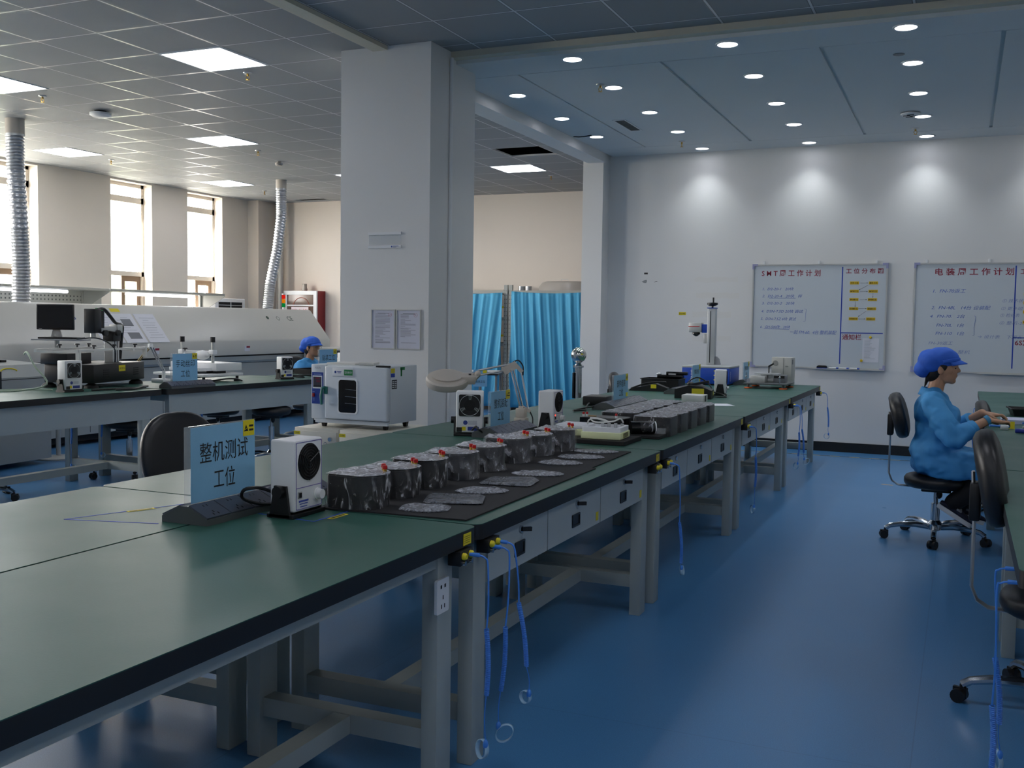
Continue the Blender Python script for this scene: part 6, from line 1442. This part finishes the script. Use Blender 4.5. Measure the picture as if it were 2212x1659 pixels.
bin_tray('deep black parts tray nearest the whiteboard wall', (.75, 9.9, BT), .42, .3, .13, -.03)
t = thing('monitor', 'dark tilted screen edge at the photo border above the trays', 'monitor', (.74, 9.4, BT), .25)
b = MB(); b.box(-.02, .02, -.25, .25, .1, .42, .006, M=Matrix.Rotation(-.3, 4, 'Y')); b.build('screen_body', BLACKP, t); b = MB(); b.lathe([(.1, 0), (.1, .012), (.02, .02), (.02, .16)], 20, Matrix.Translation((.03, 0, 0))); b.build('stand', BLACKP, t)
b = MB(); b.box(-.16, .2, -.09, .13, 0, .028, .002); o = tag(b.build('manual', mat('lilac white pad', '#c3c6e0', .5), smooth=False), 'lilac white thick pad under the worker hands', 'pad'); o.location = (.41, 7.36, BT)
NAVYW = mat('navy plug', '#1c2f8e', .4); GREYW = mat('grey wire', '#b4b4ac', .5)
for k, (pts, r, mt, lab) in enumerate((
    ([(.36, 6.95, .012), (.42, 6.88, .03), (.52, 6.95, .03), (.6, 6.86, .012), (.5, 6.8, .012), (.42, 6.86, .02), (.55, 6.92, .035)], .007, GREYW, 'heap of pale grey wires beside the worker, loosely coiled'),
    ([(.42, 7.2, .05), (.5, 7.25, .09), (.62, 7.28, .1), (.7, 7.1, .05), (.56, 7.08, .03), (.46, 7.12, .02)], .006, BLACKP, 'black wire bundle under the worker fingers'),
    ([(.46, 7.55, .03), (.56, 7.52, .12), (.66, 7.5, .15), (.78, 7.48, .1)], .011, GREYW, 'pale thick cable arching up at the photo border'),
    ([(.36, 7.02, .03), (.4, 6.98, .045), (.45, 6.93, .02), (.48, 6.9, .012)], .006, STRAP, 'short blue wire ahead of the worker wrist'))):
    cable('wire_bundle', lab, [(x, y, BT + z) for x, y, z in pts], r, mt, cat='wire', group='wires on the worker bench')
for k, (x, y, a, lab) in enumerate(((.335, 6.66, -.2, 'navy plug lying on the aisle bench, the one nearer the aisle'), (.50, 6.55, -.1, 'navy plug lying on the aisle bench, the one nearer the border'))):
    t = thing('plug', lab, 'plug', (x, y, BT), a, 'navy plugs on the worker bench'); b = MB(); b.tube([(-.03, 0, .014), (.02, 0, .014), (.032, 0, .014)], [.013, .014, .008], 10); b.build('shell', NAVYW, t); b = MB(); b.cyl((.032, 0, .014), (.05, 0, .014), .006, n=8); b.build('pin', CHROME, t)
for k, (x, y, lab) in enumerate(((.30, 6.93, 'yellow cable tie tag standing next to the worker wrist'), (.45, 6.7, 'yellow cable tie tag between the two navy plugs'), (.52, 6.98, 'yellow cable tie tag wrapped on the grey wire heap'))):
    b = MB(); b.box(-.012, .012, -.003, .003, 0, .045 if k != 1 else .02); b.bar((0, 0, .003), (-.03, 0, .003), .008, .004); o = tag(b.build('cable_tie', YELLOW, smooth=False), lab, 'cable tie', 'yellow cable ties'); o.location = (x, y, BT)
t = thing('tweezers', 'blue handled tool and grey connector lying at the bench edge by the worker wrist', 'tool', (.2, 6.86, BT))
b = MB(); b.tube([(-.03, .0, .02), (.08, .03, .016)], .007, 8); b.build('blue_handle', STRAP, t); b = MB(); b.box(.03, .075, -.04, -.01, 0, .03, .003); b.build('connector', ALU, t)

# ================================================================== PEOPLE
def worker(label, root, yaw_=0.0, glasses=False):
    """seated worker facing local +x; local origin on the floor under the seat centre"""
    t = thing('person', label, 'person', root, yaw_)
    # ---- body: one continuous skin
    b = MB()
    b.ell((.012, 0, 1.142), (.092, .072, .104), 20, 14); b.ell((.04, 0, 1.085), (.058, .055, .058)); b.ell((.066, 0, 1.046), (.026, .03, .022)); b.ell((.05, 0, 1.115), (.05, .06, .05))
    b.cap((.093, 0, 1.138), (.107, 0, 1.112), .0075, .0125); b.ell((.096, .012, 1.108), (.012, .009, .009)); b.ell((.096, -.012, 1.108), (.012, .009, .009))
    b.ell((.087, 0, 1.082), (.014, .022, .007)); b.ell((.084, 0, 1.071), (.014, .02, .007)); b.ell((.075, 0, 1.16), (.024, .05, .018))
    for s in (-1, 1):
        b.ell((.0, s * .073, 1.118), (.02, .010, .031)); b.ell((.052, s * .036, 1.107), (.03, .026, .024))
    b.cap((-.012, 0, 1.07), (-.04, 0, .93), .048, .05)
    b.cap((-.045, 0, .90), (-.03, 0, .6), .06, .09)                      # trunk under the coat
    for s in (-1, 1):
        b.cap((-.045, s * .03, .90), (-.03, s * .165, .87), .035, .035)
        el = V((.10, s * .235, .70)) if s < 0 else V((.10, .225, .71))
        wr = V((.285, -.155, .815)) if s < 0 else V((.255, .10, .838))
        b.cap((-.03, s * .165, .885), el, .048, .04); b.cap(el, wr, .042, .027)
    # hands
    for s in (-1, 1):
        wr = V((.285, -.155, .815)) if s < 0 else V((.255, .10, .838))
        dr = V((.93, .28, -.12)).normalized() if s < 0 else V((.93, .05, -.1)).normalized()
        sd = dr.cross(Z).normalized() * (-1); nn = sd.cross(dr).normalized() * -1
        if nn.z < 0: nn = -nn
        pk = wr + dr * .085
        for q in (-.026, -.009, .009, .026): b.cap(wr + sd * q * .55 + dr * .008, pk + sd * q, .0165, .0125, 10)
        for k, (q, L_) in enumerate(((-.028, .066), (-.0095, .078), (.0095, .074), (.027, .058))):
            a0 = pk + sd * q; a1 = a0 + dr * L_ * .42 + nn * (.006 if k < 2 else .002); a2 = a1 + dr * L_ * .33 - nn * L_ * .22; a3 = a2 + dr * L_ * .2 - nn * L_ * .26
            b.cap(a0, a1, .0098, .0088, 9); b.cap(a1, a2, .0088, .008, 9); b.cap(a2, a3, .008, .0068, 9)
        th = 1 if s < 0 else -1
        a0 = wr + dr * .02 + sd * .022 * th; a1 = a0 + dr * .035 + sd * .024 * th - nn * .012; a2 = a1 + dr * .032 + sd * .006 * th - nn * .01
        b.cap(a0, a1, .014, .0105, 9); b.cap(a1, a2, .0102, .008, 9)
    # lower legs inside the trousers down to the ankles
    kn = {-1: V((.36, -.10, .475)), 1: V((.38, .10, .475))}; an = {-1: V((.075, -.11, .245)), 1: V((.13, .09, .20))}
    for s in (-1, 1):
        b.cap((-.02, s * .09, .53), kn[s], .065, .05); b.cap(kn[s], an[s], .048, .032); b.cap((-.03, 0, .6), (-.02, s * .09, .53), .1, .075)
    body = b.build('body', SKIN, t, mods=[remesh(.0052, 3, .4)])
    # eyes, brows, mouth line
    for s in (-1, 1):
        e = MB(); e.ell((.0835, s * .031, 1.128), (.008, .0125, .0065), 12, 8); e.build('eye', BLACKG, t)
        e = MB(); e.tube([(.088, s * .016, 1.148), (.087, s * .032, 1.153), (.075, s * .05, 1.149)], .0032, 6); e.build('eyebrow', HAIR, t)
    e = MB(); e.tube([(.093, -.016, 1.077), (.0985, 0, 1.0775), (.093, .016, 1.077)], .0022, 6); e.build('mouth', mat('lip line', '#7a4038', .5), t)
    if glasses:
        e = MB()
        for s in (-1, 1): e.tube([(.103, s * .034 + .024 * math.cos(2 * PI * k / 20), 1.128 + .017 * math.sin(2 * PI * k / 20)) for k in range(20)], .0018, 6, True); e.tube([(.102, s * .058, 1.132), (.06, s * .076, 1.132), (.0, s * .08, 1.13)], .0018, 6)
        e.tube([(.104, -.01, 1.13), (.106, .01, 1.13)], .0018, 6); e.build('glasses', mat('thin steel frame', '#8a8c90', .3, metal=.9), t)
    # hair: shell over the back of the head, nape and sideburns
    h = MB(); h.ell((-.012, 0, 1.15), (.092, .079, .098), 20, 14); h.ell((-.045, 0, 1.09), (.052, .066, .06), 16, 12)
    for s in (-1, 1): h.ell((.012, s * .07, 1.145), (.026, .012, .036))
    h.cap((-.08, 0, 1.06), (-.095, .01, 1.0), .014, .005); h.cap((-.075, .02, 1.06), (-.088, .03, 1.01), .011, .004)
    h.build('hair', HAIR, t, mods=[remesh(.006, 3, .4)])
    # cap
    c = MB(); c.ell((.0, 0, 1.185), (.108, .094, .078), 24, 16); c.ell((-.055, 0, 1.165), (.092, .1, .083), 24, 16, Matrix.Rotation(.5, 3, 'Y').to_4x4()); c.ell((-.11, 0, 1.115), (.058, .085, .052), 20, 14, Matrix.Rotation(.6, 3, 'Y').to_4x4())
    for i_, p in enumerate(c.v): q = V(p); c.v[i_] = tuple(q + (q - V((-.04, 0, 1.15))).normalized() * .006 * noise.noise(q * 28))
    cp = c.build('cap', CAPM, t, mods=[remesh(.006, 3, .4)])
    v_ = MB()
    def bill(u, w):
        a = (u - .5) * 2.1; r = .088 + .062 * w * (1 - .35 * abs(u - .5) * 2); return V((.005 + r * math.cos(a), .086 * math.sin(a) * (1 + .1 * w), 1.186 - .03 * w - .012 * (abs(u - .5) * 2) ** 2))
    v_.grid(bill, 22, 5); vo = v_.build('cap_visor', CAPM, cp, ang=180); sm = vo.modifiers.new('s', 'SOLIDIFY'); sm.thickness = .005
    bd = MB(); bd.tube([(.004 + .102 * math.cos(a), .089 * math.sin(a), 1.187 - .02 * (1 - math.cos(a))) for a in [-1.5 + 3.0 * k / 20 for k in range(21)]], .009, 8, flat=1.4); bd.build('cap_band', CAPM, cp)
    # coat with sleeves, collar, skirt over the thighs
    k = MB()
    k.ell((-.03, 0, .845), (.12, .185, .13), 24, 16); k.ell((.0, 0, .72), (.142, .185, .16), 24, 16); k.ell((-.01, 0, .585), (.158, .205, .15), 24, 16); k.ell((-.035, 0, .50), (.135, .215, .085), 24, 16); k.ell((.055, 0, .80), (.075, .14, .1), 20, 14)
    k.cap((-.04, -.135, .915), (-.04, .135, .915), .066, .066); k.cap((-.045, -.05, .945), (-.045, .05, .945), .062, .062)
    for s in (-1, 1):
        k.cap((-.03, s * .09, .535), (.25, s * .11, .50), .112, .09); k.box(-.06, .27, s * .11 - .09, s * .11 + .09, .425, .52, .03)
        el = V((.095, s * .24, .695)); cu = V((.178, -.205, .748)) if s < 0 else V((.165, .165, .765))
        k.cap((-.04, s * .165, .885), V((.03, s * .22, .78)), .072, .076); k.cap(V((.03, s * .22, .78)), el, .076, .07); k.cap(el, cu, .07, .05)
    k.ell((.15, 0, .545), (.13, .12, .06))
    for i_, p in enumerate(k.v):
        q = V(p); n_ = noise.noise(V((q.x * 9, q.y * 9, q.z * 16))) + .6 * noise.noise(V((q.x * 22 + 3, q.y * 20, q.z * 30)))
        c0 = V((0, 0, q.z)) if abs(q.y) < .2 else V((q.x * .6, q.y * .9, q.z)); d = (q - c0); d = d.normalized() if d.length > 1e-4 else X; k.v[i_] = tuple(q + d * .007 * n_)
    def folds(o):
        tx = bpy.data.textures.new('folds', 'MARBLE'); tx.noise_scale = .11; tx.turbulence = 9; tx.noise_depth = 2
        m_ = o.modifiers.new('d', 'DISPLACE'); m_.texture = tx; m_.strength = .016; m_.mid_level = .5; m_.texture_coords = 'LOCAL'
        s_ = o.modifiers.new('s2', 'SMOOTH'); s_.iterations = 2; s_.factor = .5
    ct = k.build('coat', COAT, t, mods=[remesh(.009, 4, .5), folds])
    cl = MB()
    def col(u, w):
        a = PI * (.12 + 1.76 * u); r = .062 + .022 * w; z = .985 + .022 * (-math.cos(a) * .5 + .2) * 1.0 - .05 * w
        return V((-.04 + (r + .006) * math.cos(a), r * 1.02 * math.sin(a), z - .028 * max(0, math.cos(a)) ))
    cl.grid(col, 30, 3)
    co = cl.build('collar', COAT, ct, ang=180); sm = co.modifiers.new('s', 'SOLIDIFY'); sm.thickness = .006
    for s in (-1, 1):
        el = V((.095, s * .24, .695)); cu = V((.178, -.205, .748)) if s < 0 else V((.165, .165, .765)); d = (cu - el).normalized(); f_ = MB(); f_.tube([cu - d * .005, cu + d * .04, cu + d * .05], [.054, .05, .046], 18); f_.build('cuff', COAT, ct)
    # trousers, socks, shoes
    p = MB()
    for s in (-1, 1): p.cap((0, s * .09, .50), kn[s], .085, .072); p.cap(kn[s], an[s].lerp(kn[s], .12), .072, .058)
    p.build('trousers', NAVYC, t, mods=[remesh(.011, 4, .5)])
    for s in (-1, 1):
        a = an[s]; toe = (V((.20, -.105, .122)) if s < 0 else V((.27, .085, .115))); heel = V((.012, -.112, .238)) if s < 0 else V((.07, .09, .185))
        d = (toe - heel).normalized(); u = V((0, 1, 0)); n_ = d.cross(u) * -1; n_ = n_ if n_.z > 0 else -n_
        so = MB(); so.cap(a + V((.02, 0, .02)), heel + d * .05 + n_ * .045, .037, .034); so.build('sock', SOCK, t)
        sh = MB(); pr = [(.0, .030, .028), (.03, .036, .043), (.09, .036, .052), (.15, .041, .040), (.2, .043, .033), (.235, .034, .026), (.25, .012, .012)]
        def foot(uu, ww):
            i_ = min(int(ww * (len(pr) - 1)), len(pr) - 2); f_ = ww * (len(pr) - 1) - i_; x_, w_, h_ = [pr[i_][j] * (1 - f_) + pr[i_ + 1][j] * f_ for j in range(3)]
            an_ = 2 * PI * uu; return heel + d * x_ * .95 + u * (w_ * math.cos(an_)) + n_ * (.028 + h_ * .5 * (1 + math.sin(an_)) - h_ * .2)
        sh.grid(foot, 20, 18, True); sh.add([heel + n_ * .03], []); ho = sh.build('shoe', SHOEN, t, ang=80)
        sl = MB(); out = [(x_ * .95, w_) for x_, w_, h_ in pr] + [(x_ * .95, -w_) for x_, w_, h_ in pr[::-1]]; M = Matrix(((d.x, u.x, n_.x, heel.x), (d.y, u.y, n_.y, heel.y), (d.z, u.z, n_.z, heel.z), (0, 0, 0, 1)))
        sl.prism([(x_ - .004, w_ * 1.06) for x_, w_ in out][::-1], 0, .028, 'z', M); sl.build('sole', WHITEP, ho, ang=50)
        st = MB(); st.box(.1, .135, -.044, .044, .052, .066, .004, M=M); st.build('strap_band', mat('grey shoe strap', '#7c8088', .7), ho)
    # wrist strap worn on the near arm
    wr = V((.285, -.155, .815)); dw = V((.185, .08, .115)).normalized(); wb = MB(); wb.tube([wr - dw * .018, wr + dw * .008], .0315, 20, cap=False); wb.build('worn_wrist_band', mat('teal wrist band', '#3a88b4', .6), t)
    return t
w1 = worker('person in blue work coat and cap seated at the aisle bench, wiring', (-.12, 7.19, 0))
w2 = worker('person in blue work coat, cap and thin glasses seated behind the oven', (-6.76, 9.70, 0), math.radians(-6), True); w2.scale = (.94,) * 3
